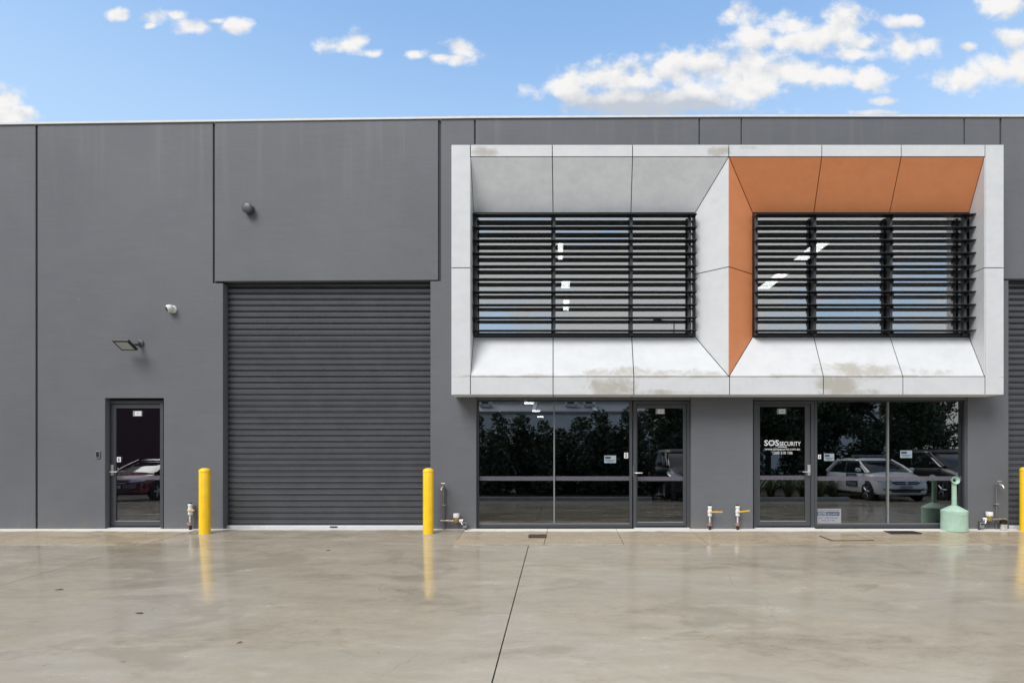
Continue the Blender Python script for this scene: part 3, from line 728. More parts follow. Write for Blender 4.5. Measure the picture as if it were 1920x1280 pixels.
for (px, py, lb) in [(992, 754, 'nearest of three small round downlights behind the unit 5 window'), (1005, 769, 'middle of three small round downlights behind the unit 5 window'), (1013, 780, 'rearmost of three small round downlights behind the unit 5 window')]:
    d = (zs-CZ)*F/(HY-py); t = thing('downlight', lb, 'downlight', ((px-HX)*d/F, CY+d, zs), 'downlights in the unit 5 shop')
    MB().lathe([(.0, -.03), (.08, -.026), (.085, .004)], n=20).build('lens', M['downlight'], t)
    MB().lathe([(.09, -.004), (.11, -.004), (.11, .006), (.09, .006), (.09, -.004)], n=20).build('trim_ring', M['pvc'], t)
#@@PART2
# ------------------------------------------------------------------ bollards
for px, py, lb in [(384, 1002.5, 'yellow steel bollard left of the closed charcoal roller door'), (803, 1002.5, 'yellow steel bollard right of the roller door, beside the garden tap'), (1923.5, 998, 'yellow bollard cut off by the right edge of the picture')]:
    p = gp(px, py); r = .080
    t = thing('bollard', lb, 'bollard', ((px-HX)*(p.y+r-CY)/F, p.y+r, p.z), 'yellow bollards by the roller doors')
    MB().lathe([(r+.002, -.03), (r, .0), (r, .955), (r-.001, .958)], n=40).build('post', M['yellow'], t, smooth=40)
    MB().lathe([(r+.0025, .952), (r+.003, .975), (r-.004, .992), (r*.72, 1.006), (r*.4, 1.014), (0, 1.017)], n=40).build('cap', M['yellow'], t, smooth=50)
    MB().lathe([(r+.028, -.004), (r+.016, .006), (r, .010)], n=40).build('base_grout', M['apron'], t, smooth=50)

# ------------------------------------------------------------------ litter on the yard
M['dryleaf'] = plain('dry_leaf', (.075, .05, .03), .8)
for (px, py, rz, L, lb) in [(112, 1105.5, .5, .030, 'small curled dry leaf lying on the yard at the far left'), (262, 1150, -.1, .034, 'small dry leaf on the yard below the left bollard'), (616, 1032, .2, .024, 'small dark leaf on the yard before the roller door'), (450, 1205, 1.0, .018, 'small dark leaf on the yard near the lower edge')]:
    p = gp(px, py); t = thing('fallen_leaf', lb, 'leaf', (p.x, p.y, p.z+.003)); t.rotation_euler = (0, 0, rz)
    s_ = MB(); n_ = 7
    for k in range(n_):
        u = k/(n_-1); w = L*.42*math.sin(math.pi*min(.97, max(.03, u))); z = .003*math.sin(math.pi*u)
        s_.v += [(L*(u-.5)*2, -w, z+.004), (L*(u-.5)*2, 0, z), (L*(u-.5)*2, w, z+.006)]
    for k in range(n_-1):
        s_.f += [(3*k, 3*k+1, 3*k+4, 3*k+3), (3*k+1, 3*k+2, 3*k+5, 3*k+4)]
    s_.build('blade', M['dryleaf'], t, smooth=60)
    MB().tube([(-L, 0, .004), (-L*1.35, .004, .006)], .0022, 6).build('stalk', M['dryleaf'], t)

# ------------------------------------------------------------------ mint ash bin
p = gp(1789, 998.5); R0 = .186
t = thing('ash_bin', 'mint green plastic cigarette ash bin with a tall neck by the unit 4 window', 'ash bin', ((1789-HX)*(p.y+R0-CY)/F, p.y+R0, p.z))
MB().lathe([(R0-.012, 0), (R0, .015), (R0*.985, .27), (R0*.985, .30)], n=48).build('base', M['mint'], t, smooth=35)
MB().lathe([(R0*1.0, .275), (R0*1.0, .325), (R0*.96, .332), (.052, .402), (.038, .405)], n=48).build('lid', M['mint'], t, smooth=35)
MB().lathe([(.036, .39), (.034, .70), (.033, .78)], n=28).build('neck', M['mint'], t, smooth=35)
hd = Vector((-.10, -1, .10)).normalized()
o = Vector((0, .0, .80))
MB().lathe([(.0, -.036), (.036, -.032), (.050, -.004), (.060, .036), (.063, .046), (.060, .051), (.051, .042), (.029, .010), (.022, .006)], o=o, axis=hd, n=32).build('mouth', M['mint'], t, smooth=50)
MB().lathe([(.023, .0), (.023, .0075), (0, .0076)], o=o, axis=hd, n=24).build('hole', M['black'], t)
MB().box(-.03, .03, -R0-.004, -R0+.004, .262, .275).build('latch', M['mint'], t, bevel=.003)

# ------------------------------------------------------------------ fixtures on the wall
# floodlight
t = thing('floodlight', 'black flat floodlight on an arm above the unit 6 door', 'floodlight', (-6.71, 0, 2.97))
def rel(*ps): return [Vector(p)-Vector((-6.71, 0, 2.97)) for p in ps]
A_, B_, C_, D_ = rel((-6.92,-.33,2.948), (-6.665,-.33,2.948), (-6.665,-.13,2.833), (-6.92,-.13,2.833))
s = MB(); s.panel([A_, B_, C_, D_], 0, .034, (0,-.4,-1)); s.build('head', M['black'], t, bevel=.005)
N_ = (B_-A_).cross(C_-B_).normalized(); N_ = N_ if N_.z < 0 else -N_
s = MB(); s.panel([q+N_*.003 for q in (A_, B_, C_, D_)], .030, .003, (0,-.4,-1)); s.build('diffuser', M['diff'], t)
MB().lathe([(.055, 0), (.055, .02), (.03, .028)], o=(0,0,0), axis=(0,-1,0), n=20).build('wall_plate', M['frame'], t, smooth=40)
MB().tube([(0, -.02, 0), (.0, -.06, -.005), (-.01, -.11, -.03), (-.05, -.15, -.075)], .016).build('arm', M['frame'], t, smooth=50)
MB().lathe([(0,-.034),(.024,-.024),(.034,0),(.024,.024),(0,.034)], o=(.0,-.075,-.025), n=18).build('sensor', M['frame'], t, smooth=80)
# security camera
q = wp(325, 580, -.0)
t = thing('security_camera', 'white turret security camera on the charcoal wall right of the floodlight', 'camera', q)
MB().lathe([(.062, 0), (.062, .018), (.056, .03), (.03, .034)], axis=(0,-1,0), n=28).build('mount', M['pvc'], t, smooth=40)
hd = Vector((-.62, -.70, -.36)).normalized(); o = Vector((-.012, -.060, .004))
MB().lathe([(0,-.058),(.03,-.05),(.054,-.022),(.060,.004),(.057,.03),(.046,.048),(.040,.050)], o=o, axis=hd, n=28).build('head', M['pvc'], t, smooth=60)
MB().lathe([(.040,.044),(.039,.052),(.024,.0555),(0,.056)], o=o, axis=hd, n=24).build('lens', M['lens'], t, smooth=60)
# round vent
q = wp(469, 394, 0)
t = thing('wall_vent', 'small round vent cowl projecting from the wall above the roller door', 'vent', q)
MB().lathe([(.086, 0), (.084, .01), (.076, .014), (.074, .085), (.070, .092)], axis=(0,-1,0), n=36).build('collar', M['frame'], t, smooth=35)
MB().lathe([(.082, .078), (.083, .096), (.078, .104), (.04, .110), (0, .112)], axis=(0,-1,0), n=36).build('cap', M['shutter'], t, smooth=50)
# keypad
q = wp(184.5, 852, 0)
t = thing('door_keypad', 'small grey door keypad on the wall left of the unit 6 door', 'keypad', q)
MB().box(-.034, .034, -.018, -.001, -.058, .058).build('case', M['bead'], t, bevel=.006)
MB().box(-.022, .022, -.0215, -.0185, -.040, .046).build('face', M['lens'], t, bevel=.002)
for k in range(3): MB().box(-.012, .012, -.0235, -.0216, -.028+.022*k, -.018+.022*k).build('button', M['frame'], t)

# ------------------------------------------------------------------ pipes, taps, meters
def ball_valve(px, py_top, py_bot, lever, label, tilt=0.0):
    y = -.07; q = wp(px, py_bot, y); zb = gz(y)-.01
    sc_ = (y-CY)/F; H = lambda py: (wz(py, y)-zb)
    t = thing('gas_valve', label, 'valve', (q.x, y, zb), 'stub pipes with yellow lever valves')
    h = H(py_top)
    MB().cyl((0,0,-.02), (0,0,h*.20), .021).build('sleeve', M['black'], t, smooth=40)
    MB().cyl((0,0,h*.19), (0,0,h*.30), .026).build('clamp', M['copper'], t, smooth=40)
    MB().tube([(-.02,0,h*.25), (-.055,-.01,h*.255)], .007).build('clamp_screw', M['galv'], t, smooth=40)
    MB().lathe([(.022, h*.30), (.022, h*.33)]+[(.024 if i % 2 else .020, h*(.34+.022*i)) for i in range(11)]+[(.021, h*.60)], n=20).build('pipe', M['galv'], t, smooth=40)
    MB().lathe([(.027, h*.58), (.034, h*.60), (.034, h*.66), (.030, h*.68), (.037, h*.73), (.037, h*.80), (.030, h*.84), (.029, h*.90), (.034, h*.91), (.034, h*.98), (.028, h*1.0)], n=20).build('valve_body', M['pvc'], t, smooth=40)
    MB().cyl((0,-.03,h*.77), (0,-.058,h*.77), .011, n=12).build('stem', M['brass'], t, smooth=40)
    s = MB(); s.box(-.012, lever, -.064, -.055, h*.77-.011, h*.77+.011); ob = s.build('lever', M['lever'], t, bevel=.005)
    ob.rotation_euler = (0, 0, 0)
    if tilt:
        for v in ob.data.vertices:
            if v.co.x > .02: v.co.z += tilt
    MB().cyl((0,0,h*1.0), (0,0,h*1.04), .026, n=16).build('cap', M['black'], t, smooth=40)
ball_valve(357, 944, 993, .10, 'capped valve on a grey stub pipe between the unit 6 door and the bollard')
ball_valve(1331, 948, 992, .185, 'left of the two stub pipes with yellow levers beside the unit 4 door')
ball_valve(1383, 948, 992, .175, 'right of the two stub pipes with yellow levers beside the unit 4 door', .02)
def tap_parts(t, x, y, z, d):
    MB().tube([(x, y, z), (x, y-.05, z+.004), (x, y-.09, z)], .013).build('tap_body', M['galv'], t, smooth=40)
    MB().tube([(x, y-.085, z), (x+d*.01, y-.12, z-.012), (x+d*.014, y-.135, z-.05)], .013).build('spout', M['silver'], t, smooth=50)
    MB().cyl((x, y-.07, z), (x, y-.07, z+.05), .009).build('spindle', M['brass'], t, smooth=40)
    MB().box(x-.034, x+.034, y-.076, y-.064, z+.05, z+.060).build('tap_handle', M['silver'], t, bevel=.004)
def water_meter(px_m, px_l, px_r, py_pipe, px_stand, py_tap, d, tag_px, label, filt=False):
    y = -.085; q = wp(px_m, py_pipe, y); zb = gz(y)
    t = thing('water_meter', label, 'water meter', (q.x, y, zb), 'water meters with garden taps')
    zp = q.z-zb; xl, xr, xs_, xt = [wx(p_, y)-q.x for p_ in (px_l, px_r, px_stand, tag_px)]
    zt = wz(py_tap, y)-zb
    MB().cyl((xs_, .055, -.02), (xs_, .055, zt), .013).build('standpipe', M['wall'], t, smooth=40)
    MB().box(xs_-.03, xs_+.03, .035, .078, zt*.55, zt*.55+.02).build('pipe_clip', M['galv'], t)
    tap_parts(t, xs_, .055, zt, d)
    e_ = xl if abs(xl-xs_) > abs(xr-xs_) else xr; s_ = xr if e_ == xl else xl
    MB().tube([(s_, .02, zp), (s_*.5, 0, zp), (-.03 if s_ < 0 else .03, 0, zp)], .014).build('inlet_pipe', M['galv'], t, smooth=40)
    MB().tube([(.03 if s_ < 0 else -.03, 0, zp), (e_*.75, 0, zp), (e_*.93, 0, zp-.012), (e_, .0, zp-.05), (e_, 0, -.02)], .016).build('riser', M['frame'], t, smooth=50)
    MB().lathe([(.022, -.02), (.024, .02)], o=(s_*.55, 0, zp), axis=(1, 0, 0), n=12).build('union', M['brass'], t, smooth=40)
    MB().lathe([(.026, -.03), (.028, .03)], o=(e_*.5, 0, zp), axis=(1, 0, 0), n=8).build('coupling', M['pvc'], t)
    MB().tube([(e_*.55, -.02, zp), (e_*.58, -.05, zp-.02), (e_*.66, -.055, zp-.055)], .012).build('lever', M['silver'], t, smooth=40)
    MB().lathe([(.022, -.028), (.036, -.02), (.042, .0), (.042, .045), (.046, .05), (.046, .062)], o=(0, 0, zp), n=24).build('meter_body', M['brass'], t, smooth=40)
    MB().lathe([(.049, .055), (.050, .112), (.046, .118), (0, .119)], o=(0, 0, zp), n=24).build('meter_lid', M['pvc'], t, smooth=40)
    g_ = MB().box(xt-.034, xt+.034, -.045, -.030, .035, .125).build('meter_tag', M['bead'], t, bevel=.006)
    MB().box(xt-.02, xt+.02, -.048, -.046, .085, .11).build('tag_print', M['ink'], t)
    if filt:
        xf = xs_+.05
        MB().lathe([(.03, .02), (.045, .04), (.047, .10), (.055, .11), (.055, .15), (.02, .17)], o=(xf, -.03, -.0), n=20).build('filter_cap', M['black'], t, smooth=40)
        MB().lathe([(0, -.0), (.040, .004), (.046, .02), (.047, .095)], o=(xf, -.032, 0.0), n=20).build('filter_bowl', M['silver'], t, smooth=40)
water_meter(855.5, 826, 874, 976, 831, 912, -1, 872, 'water meter with white lid and garden tap beside the unit 5 window')
water_meter(1855, 1836, 1888, 973, 1873, 908, 1, 1838, 'water meter with white lid, tap and filter right of the mint ash bin', True)

# ------------------------------------------------------------------ lettering and notices on the glass
def notice(name, label, cat, px0, px1, py0, py1, y, base):
    a, c = wp(px0, py1, y), wp(px1, py0, y)
    t = thing(name, label, cat, ((a.x+c.x)/2, y, a.z))
    w = (c.x-a.x)/2; h = c.z-a.z
    MB().box(-w, w, -.0015, 0, 0, h).build('sheet', base, t)
    return t, w, h
YD = .108
t = thing('door_lettering', 'white SOS SECURITY lettering with web address and phone number on the door', 'lettering', wp(1467, 851, YD))
o0 = t.location.copy()
def dl(txt, px0, px1, py0, py1, bold):
    a, c = wp(px0, py1, YD)-o0, wp(px1, py0, YD)-o0
    text_obj('lettering', txt, a.x, c.x, a.z, c.z, 0.0, M['paper'], t, bold)
dl('SOS', 1433, 1460.5, 824.5, 835.5, .022); dl('SECURITY', 1461.5, 1501.5, 827.5, 835.5, .012)
a, c = wp(1459, 838, YD)-o0, wp(1475, 836.8, YD)-o0
MB().box(a.x, c.x, -.0012, 0, a.z, c.z).build('rule', M['paper'], t)
dl('www.sossecurity.com.au', 1434, 1500, 839.3, 845, .004); dl('1300 310 106', 1449, 1486, 846, 851.2, .006)
for txt, px, py, w, h, y, lb in [('6', 223, 861, 7.5, 9.5, YD, 'small white number sticker by the handle of the leftmost door'), ('5', 1174, 853.5, 7.5, 10.5, .108, 'small white number sticker at the right edge of the two-pane window, left of a door'), ('4', 1536.5, 856, 5.6, 8, .108, 'tiny white number sticker right of the lettered door')]:
    t, hw, h_ = notice('number_sticker', lb, 'number', px-w/2, px+w/2, py-h/2, py+h/2, y, M['paper'])
    text_obj('digit', txt, -hw*.5, hw*.5, h_*.15, h_*.85, -.0025, M['ink'], t, .02)
for px, py, lb in [(258, 775, 'small white sticker at the top of the leftmost glass door'), (1238, 771, 'small white sticker at the top of the middle glass door, without lettering'), (1465.5, 771, 'small white sticker at the top of the lettered door glass')]:
    t, hw, h_ = notice('door_sticker', lb, 'sticker', px-8.5, px+8.5, py-5, py+5, YD, M['greyprint'])
    MB().box(-hw*.55, hw*.75, -.003, -.0016, h_*.1, h_*.9).build('label_print', M['paper'], t)
    MB().box(-hw*.25, hw*.45, -.0042, -.0032, h_*.42, h_*.58).build('text_line', M['greyprint'], t)
for px0, px1, py0, py1, lb in [(1133, 1155, 853.5, 867.5, 'small pale notice on the glass left of the number 5'), (1545, 1564, 850, 863.5, 'small pale notice on the glass right of the number 4'), (1688, 1710, 844, 858, 'small pale notice alone on the right pane of the unit 4 window')]:
    t, hw, h_ = notice('window_notice', lb, 'notice', px0, px1, py0, py1, .108, M['paleprint'])
    MB().box(-hw*.85, hw*.1, -.003, -.0017, h_*.55, h_*.85).build('header_print', M['navy'], t)
    for k, (u, v) in enumerate(((-.85, .85), (-.6, .5))): MB().box(u*hw, v*hw, -.003, -.0017, h_*(.32-.16*k), h_*(.39-.16*k)).build('text_line', M['navy'], t)
t, hw, h_ = notice('window_sign', 'grey SOS SECURITY sign standing low in the corner of the unit 4 window', 'sign', 1530.5, 1577, 953, 981, .108, M['greyprint'])
MB().box(-hw*.92, hw*.86, -.003, -.0017, h_*.53, h_*.78).build('header_print', M['navy'], t)
text_obj('lettering', 'SOS', -hw*.88, -hw*.20, h_*.56, h_*.75, -.004, M['paleprint'], t, .03)
text_obj('lettering', 'SECURITY', -hw*.16, hw*.82, h_*.57, h_*.70, -.004, M['paleprint'], t, .02)
text_obj('lettering', '24/7: 1300 310 106', -hw*.82, hw*.72, h_*.34, h_*.43, -.003, M['navy'], t, .01)
text_obj('lettering', '1300 310 106', -hw*.6, hw*.46, h_*.17, h_*.26, -.003, M['navy'], t, .0)
MB().box(-hw*.92, hw*.86, -.003, -.0017, h_*.86, h_*.89).build('text_line', M['navy'], t)

# ------------------------------------------------------------------ across the yard: what the glass mirrors
ZF = gz(-13)
M['leaf'] = plain('leaf', (.045, .075, .028), .5, 0, .5, 2.5); M['leaf2'] = plain('leaf_dark', (.030, .052, .022), .5, 0, .5, 2.5)
M['bark'] = plain('bark', (.10, .08, .06), .9, 0, .3, 12, .4, 30); M['strap'] = plain('strap_leaf', (.085, .115, .045), .5, 0, .4, 4)
M['soil'] = plain('mulch', (.05, .036, .026), .9, 0, .4, 14, .5, 30); M['kerb'] = plain('kerb_concrete', (.36, .34, .30), .7, 0, .12, 4)
M['render_w'] = plain('pale_render', (.78, .74, .68), .8, 0, .06, 1.2); M['metalroof'] = plain('roof_sheet', (.24, .25, .26), .45, 0, .08, 2)
M['maroon'] = plain('maroon_cladding', (.075, .018, .026), .5, 0, .1, 2)
def bed(x0, x1, y0, y1):
    struct(MB().box(x0, x1, y0, y1, ZF-.05, ZF+.19).build('garden_bed', M['soil']))
def kerb(x0, x1, y, label):
    o = MB().box(x0, x1, y-.13, y, gz(y)-.08, gz(y)+.13).build('kerb', M['kerb'], bevel=.02); tag(o, label, 'kerb', 'kerbs of the garden beds')
bed(-9.0, 3.2, -16.5, -10.4); kerb(-9.0, 3.2, -10.27, 'concrete kerb of the hedge bed mirrored low in the unit 5 window')
bed(5.8, 9.75, -16.5, -9.9); kerb(5.8, 9.75, -9.77, 'concrete kerb of the strappy plants mirrored in the unit 4 door')
bed(9.8, 20, -24, -14.6)
def leaf_mesh(name, clumps, n, size, seed):
    rnd = random.Random(seed); s = MB()
    tot = sum(c[3]*c[4] for c in clumps)
    for (cx, cy, cz, rx, rz) in clumps:
        for _ in range(int(n*rx*rz/tot)):
            while True:
                v = Vector((rnd.uniform(-1,1), rnd.uniform(-1,1), rnd.uniform(-1,1)))
                if .35 < v.length < 1: break
            p = Vector((cx+v.x*rx, cy+v.y*rx, cz+v.z*rz)); sz = size*rnd.uniform(.6, 1.3)
            d = Vector((rnd.gauss(0,1), rnd.gauss(0,1), rnd.gauss(-.3,.7))).normalized(); w = d.orthogonal().normalized(); w.rotate(Matrix.Rotation(rnd.uniform(0, 6.28), 3, d)); w *= sz*.42
            s.add([p-d*sz, p+w, p+d*sz, p-w], [(0,1,2,3)])
    me = bpy.data.meshes.new(name); me.from_pydata(s.v, [], s.f); me.update(); return me
def shrub_mesh(h, seed):
    rnd = random.Random(seed); cl = []
    for k in range(9):
        z = h*(.10+.82*k/8); r = .66*(1-.55*(k/8)**2)*rnd.uniform(.7, 1.1)
        cl.append((rnd.uniform(-.28,.28), rnd.uniform(-.25,.25), z, r, r*rnd.uniform(.7, 1.0)))
    return leaf_mesh('crown', cl, 3000, .085, seed)
crowns = [shrub_mesh(3.2, 3), shrub_mesh(3.2, 8), shrub_mesh(3.2, 15)]
for m_ in crowns: m_.materials.append(M['leaf2'])
stem = MB().tube([(0,0,0), (.03,.02,1.0), (-.02,.03,2.1), (.02,0,2.9)], [.05,.045,.03,.012], 8).mesh('trunk', 50); stem.materials.append(M['bark'])
hedge = [(-3.9,3.1),(-3.0,3.25),(-2.35,3.3),(-1.6,3.25),(-1.0,2.75),(-.45,3.0),(.1,2.7),(.6,3.05),(1.15,3.1),(1.7,3.4),(2.4,3.45),(3.05,3.3),(4.5,3.3),(5.2,3.2),(-5.2,3.3),(6.4,2.8),(7.4,2.9),(8.6,2.8)]
hedge += [(9.9,3.0),(10.9,3.2),(11.9,3.0),(12.9,3.3),(13.9,3.1),(15.0,3.2),(16.2,3.0)]
hedge.sort()
ORD = ['first','second','third','fourth','fifth','sixth','seventh','eighth','ninth','tenth','eleventh','twelfth','thirteenth','fourteenth','fifteenth','sixteenth','seventeenth','eighteenth','nineteenth','twentieth','twenty-first','twenty-second','twenty-third','twenty-fourth','twenty-fifth','twenty-sixth']
for i, (x, h) in enumerate(hedge):
    t = thing('hedge_shrub', ORD[i]+' leafy shrub from the left in the dark hedge mirrored in the shop glass', 'shrub', (x, (-11.9 if x < 4 else -15.0)-(i % 3)*.4, ZF), 'hedge shrubs across the yard')
    k = h/3.2; t.scale = (k*1.05, k*1.05, k); t.rotation_euler = (0, 0, i*1.7)
    for nm, me in (('crown', crowns[i % 3]), ('trunk', stem)):
        o = bpy.data.objects.new(nm, me); COL.objects.link(o); o.parent = t
def tree_thing(x, y, h, seed, label):
    rnd = random.Random(seed); t = thing('tree', label, 'tree', (x, y, ZF))
    cl = []; br = []
    for k in range(16):
        a = rnd.uniform(0, 6.28); rr = rnd.uniform(.1, 1.0)*h*.30; z = h*rnd.uniform(.34, .93); r = h*rnd.uniform(.08, .15)
        cl.append((rr*math.cos(a), rr*math.sin(a), z, r, r*.75)); br.append((rr*math.cos(a), rr*math.sin(a), z))
    for k in range(10):
        a = rnd.uniform(0, 6.28); rr = rnd.uniform(.1, .9)*h*.28; cl.append((rr*math.cos(a), rr*math.sin(a), h*rnd.uniform(.3, .95), h*.12, h*.10))
    me = leaf_mesh('crown', cl, 13000, .11, seed); me.materials.append(M['leaf'])
    o = bpy.data.objects.new('crown', me); COL.objects.link(o); o.parent = t
    MB().tube([(0,0,0), (.05,0,h*.2), (-.05,.08,h*.45), (.05,0,h*.8)], [.16,.13,.10,.03], 10).build('trunk', M['bark'], t, smooth=50)
    for p in br[:9]:
        z0 = min(p[2]*.62, h*.6); MB().tube([(0, .03, z0), (p[0]*.5, p[1]*.5, (z0+p[2])/2+.1), p], [.06, .04, .012], 7).build('branch', M['bark'], t, smooth=50)
tree_thing(9.8, -17.5, 6.6, 41, 'loose gum tree mirrored above the white car, nearest the lettered door')
tree_thing(12.6, -18.5, 7.0, 42, 'tall gum tree mirrored straight above the white car bonnet')
tree_thing(15.6, -17.5, 6.8, 43, 'gum tree mirrored at the right end of the unit 4 window')
tree_thing(7.6, -18.8, 6.2, 44, 'gum tree mirrored in the upper part of the lettered door')
tree_thing(18.6, -20.0, 7.0, 45, 'gum tree far right across the yard behind the dark parked car')
tree_thing(4.9, -17.6, 5.4, 46, 'slender tree mirrored at the right edge of the unit 5 door')
# strappy plants beside the white car
def clump_mesh(seed):
    rnd = random.Random(seed); s = MB()
    for k in range(70):
        a = rnd.uniform(0, 6.28); L = rnd.uniform(.55, 1.0); bend = rnd.uniform(.35, .9); w = .011
        d = Vector((math.cos(a), math.sin(a), 0)); n = Vector((-d.y, d.x, 0))*w; b0 = d*rnd.uniform(0, .1)
        pts = [b0, b0+d*bend*.25*L+Vector((0,0,.55*L)), b0+d*bend*.62*L+Vector((0,0,.80*L)), b0+d*bend*L+Vector((0,0,.66*L))]
        vs = []
        for j, p in enumerate(pts): f_ = (1, 1.1, .8, .1)[j]; vs += [p-n*f_, p+n*f_]
        s.add(vs, [(0,1,3,2), (2,3,5,4), (4,5,7,6)])
    me = bpy.data.meshes.new('foliage'); me.from_pydata(s.v, [], s.f); me.materials.append(M['strap']); me.update(); return me
cms = [clump_mesh(2), clump_mesh(5)]
for i, (x, y) in enumerate([(6.2,-10.4),(6.8,-10.3),(7.35,-10.45),(7.9,-10.25),(8.45,-10.4),(9.0,-10.3),(9.5,-10.45),(6.6,-11.0),(7.6,-11.1),(8.8,-11.0)]):
    t = thing('strappy_plant', ('front' if i < 7 else 'rear')+' row strap-leaved plant mirrored beside the white car, '+ORD[i if i < 7 else i-7]+' from the left', 'plant', (x, y, ZF+.17), 'strappy plants beside the white car')
    o = bpy.data.objects.new('foliage', cms[i % 2]); COL.objects.link(o); o.parent = t; t.rotation_euler = (0, 0, i*2.1); t.scale = (1, 1, .85+.06*(i % 4))
# pale building behind the hedge
O = thing('pale_building', 'long pale rendered building with a grey roof mirrored above the hedge', 'building', (2, -36, -.6))
MB().box(-16, 26, -.3, 0, -.4, 4.6).build('wall', M['render_w'], O)
MB().box(-16.2, 26.2, -.02, .14, 4.45, 4.62).build('gutter', M['metalroof'], O, bevel=.02)
MB().add([(-16.2,.1,4.6),(26.2,.1,4.6),(26.2,-4.5,5.7),(-16.2,-4.5,5.7),(-16.2,.1,4.66),(26.2,.1,4.66),(26.2,-4.5,5.76),(-16.2,-4.5,5.76)], [(0,1,2,3),(4,5,6,7),(0,1,5,4),(2,3,7,6),(1,2,6,5),(0,3,7,4)]).build('roof', M['metalroof'], O)
for k in range(9):
    x = -14+k*4.9; MB().add([(x,.11,4.67),(x+.3,.11,4.67),(x+.3,-4.5,5.77),(x,-4.5,5.77),(x,.11,4.72),(x+.3,.11,4.72),(x+.3,-4.5,5.82),(x,-4.5,5.82)], [(0,1,2,3),(4,5,6,7),(0,1,5,4),(2,3,7,6),(1,2,6,5),(0,3,7,4)]).build('roof_rib', M['capping'], O)
MB().box(-16, 26, -4.9, -4.55, 0, 7.3).build('upper_wall', M['render_w'], O)
MB().box(-16.1, 26.1, -5.0, -4.45, 7.3, 7.4).build('parapet', M['metalroof'], O)
for k in range(5):
    w = MB().box(-12+k*7, -9.5+k*7, .01, .05, 1.2, 2.8).build('window', M['lens'], O)
    MB().box(-12.06+k*7, -9.44+k*7, .0, .09, 1.1, 1.19).build('window_sill', M['kerb'], w)
for i, (x, lb) in enumerate([(1.0, 'left of two paired air conditioners mirrored on the pale roof'), (2.5, 'right of two paired air conditioners mirrored on the pale roof'), (-6.1, 'lone air conditioner mirrored on the pale roof, at its left')]):
    t = thing('air_conditioner', lb, 'air conditioner', (x, -38.0, 4.62), 'roof air conditioners')
    MB().box(-.5, .5, -.2, .2, .05, .95).build('case', M['pvc'], t, bevel=.03)
    MB().box(-.36, .22, .201, .215, .18, .82).build('fan_grille', M['lens'], t)
    for sx_ in (-.42, .42): MB().box(sx_-.04, sx_+.04, -.2, .2, -.25, .045).build('foot', M['galv'], t)
# maroon factory to the left, made taller and wider to shade the lower wall
O = thing('maroon_factory', 'dark maroon factory wall with a roller door mirrored in the unit 6 door', 'building', (-24, -20.5, -.6))
MB().box(-16, 14, -.3, 0, -.4, 10.4).build('wall', M['maroon'], O)
MB().box(-16, 14, -8, -.31, 10.0, 10.2).build('roof', M['metalroof'], O)
MB().box(-16.05, 14.05, -.36, .05, 10.41, 10.5).build('parapet_capping', M['capping'], O)
rd = MB().box(-3.2, 5.6, .01, .03, .02, 5.0).build('roller_door', M['maroon'], O)
me = MB().box(-3.2, 5.6, 0, .035, 0, .10).mesh('slat'); me.materials.append(M['maroon'])
for k in range(36):
    o = bpy.data.objects.new('slat', me); COL.objects.link(o); o.parent = rd; o.location = (0, .031, .05+k*.136)
# street lamp
t = thing('street_lamp', 'tall thin street lamp mirrored low in the left upper window', 'street lamp', (9.9, -40, -.6))
MB().cyl((0,0,-.4), (0,0,12.6), .10, .06, 12).build('pole', M['galv'], t, smooth=40)
MB().tube([(.9,0,12.5), (0,0,12.66), (-1.2,0,12.75)], .05).build('arm', M['galv'], t, smooth=40)
for sx_ in (-1.45, 1.1): MB().box(sx_-.35, sx_+.35, -.16, .16, 12.55 if sx_ > 0 else 12.7, 12.66 if sx_ > 0 else 12.82).build('lamp_head', M['frame'], t, bevel=.03)

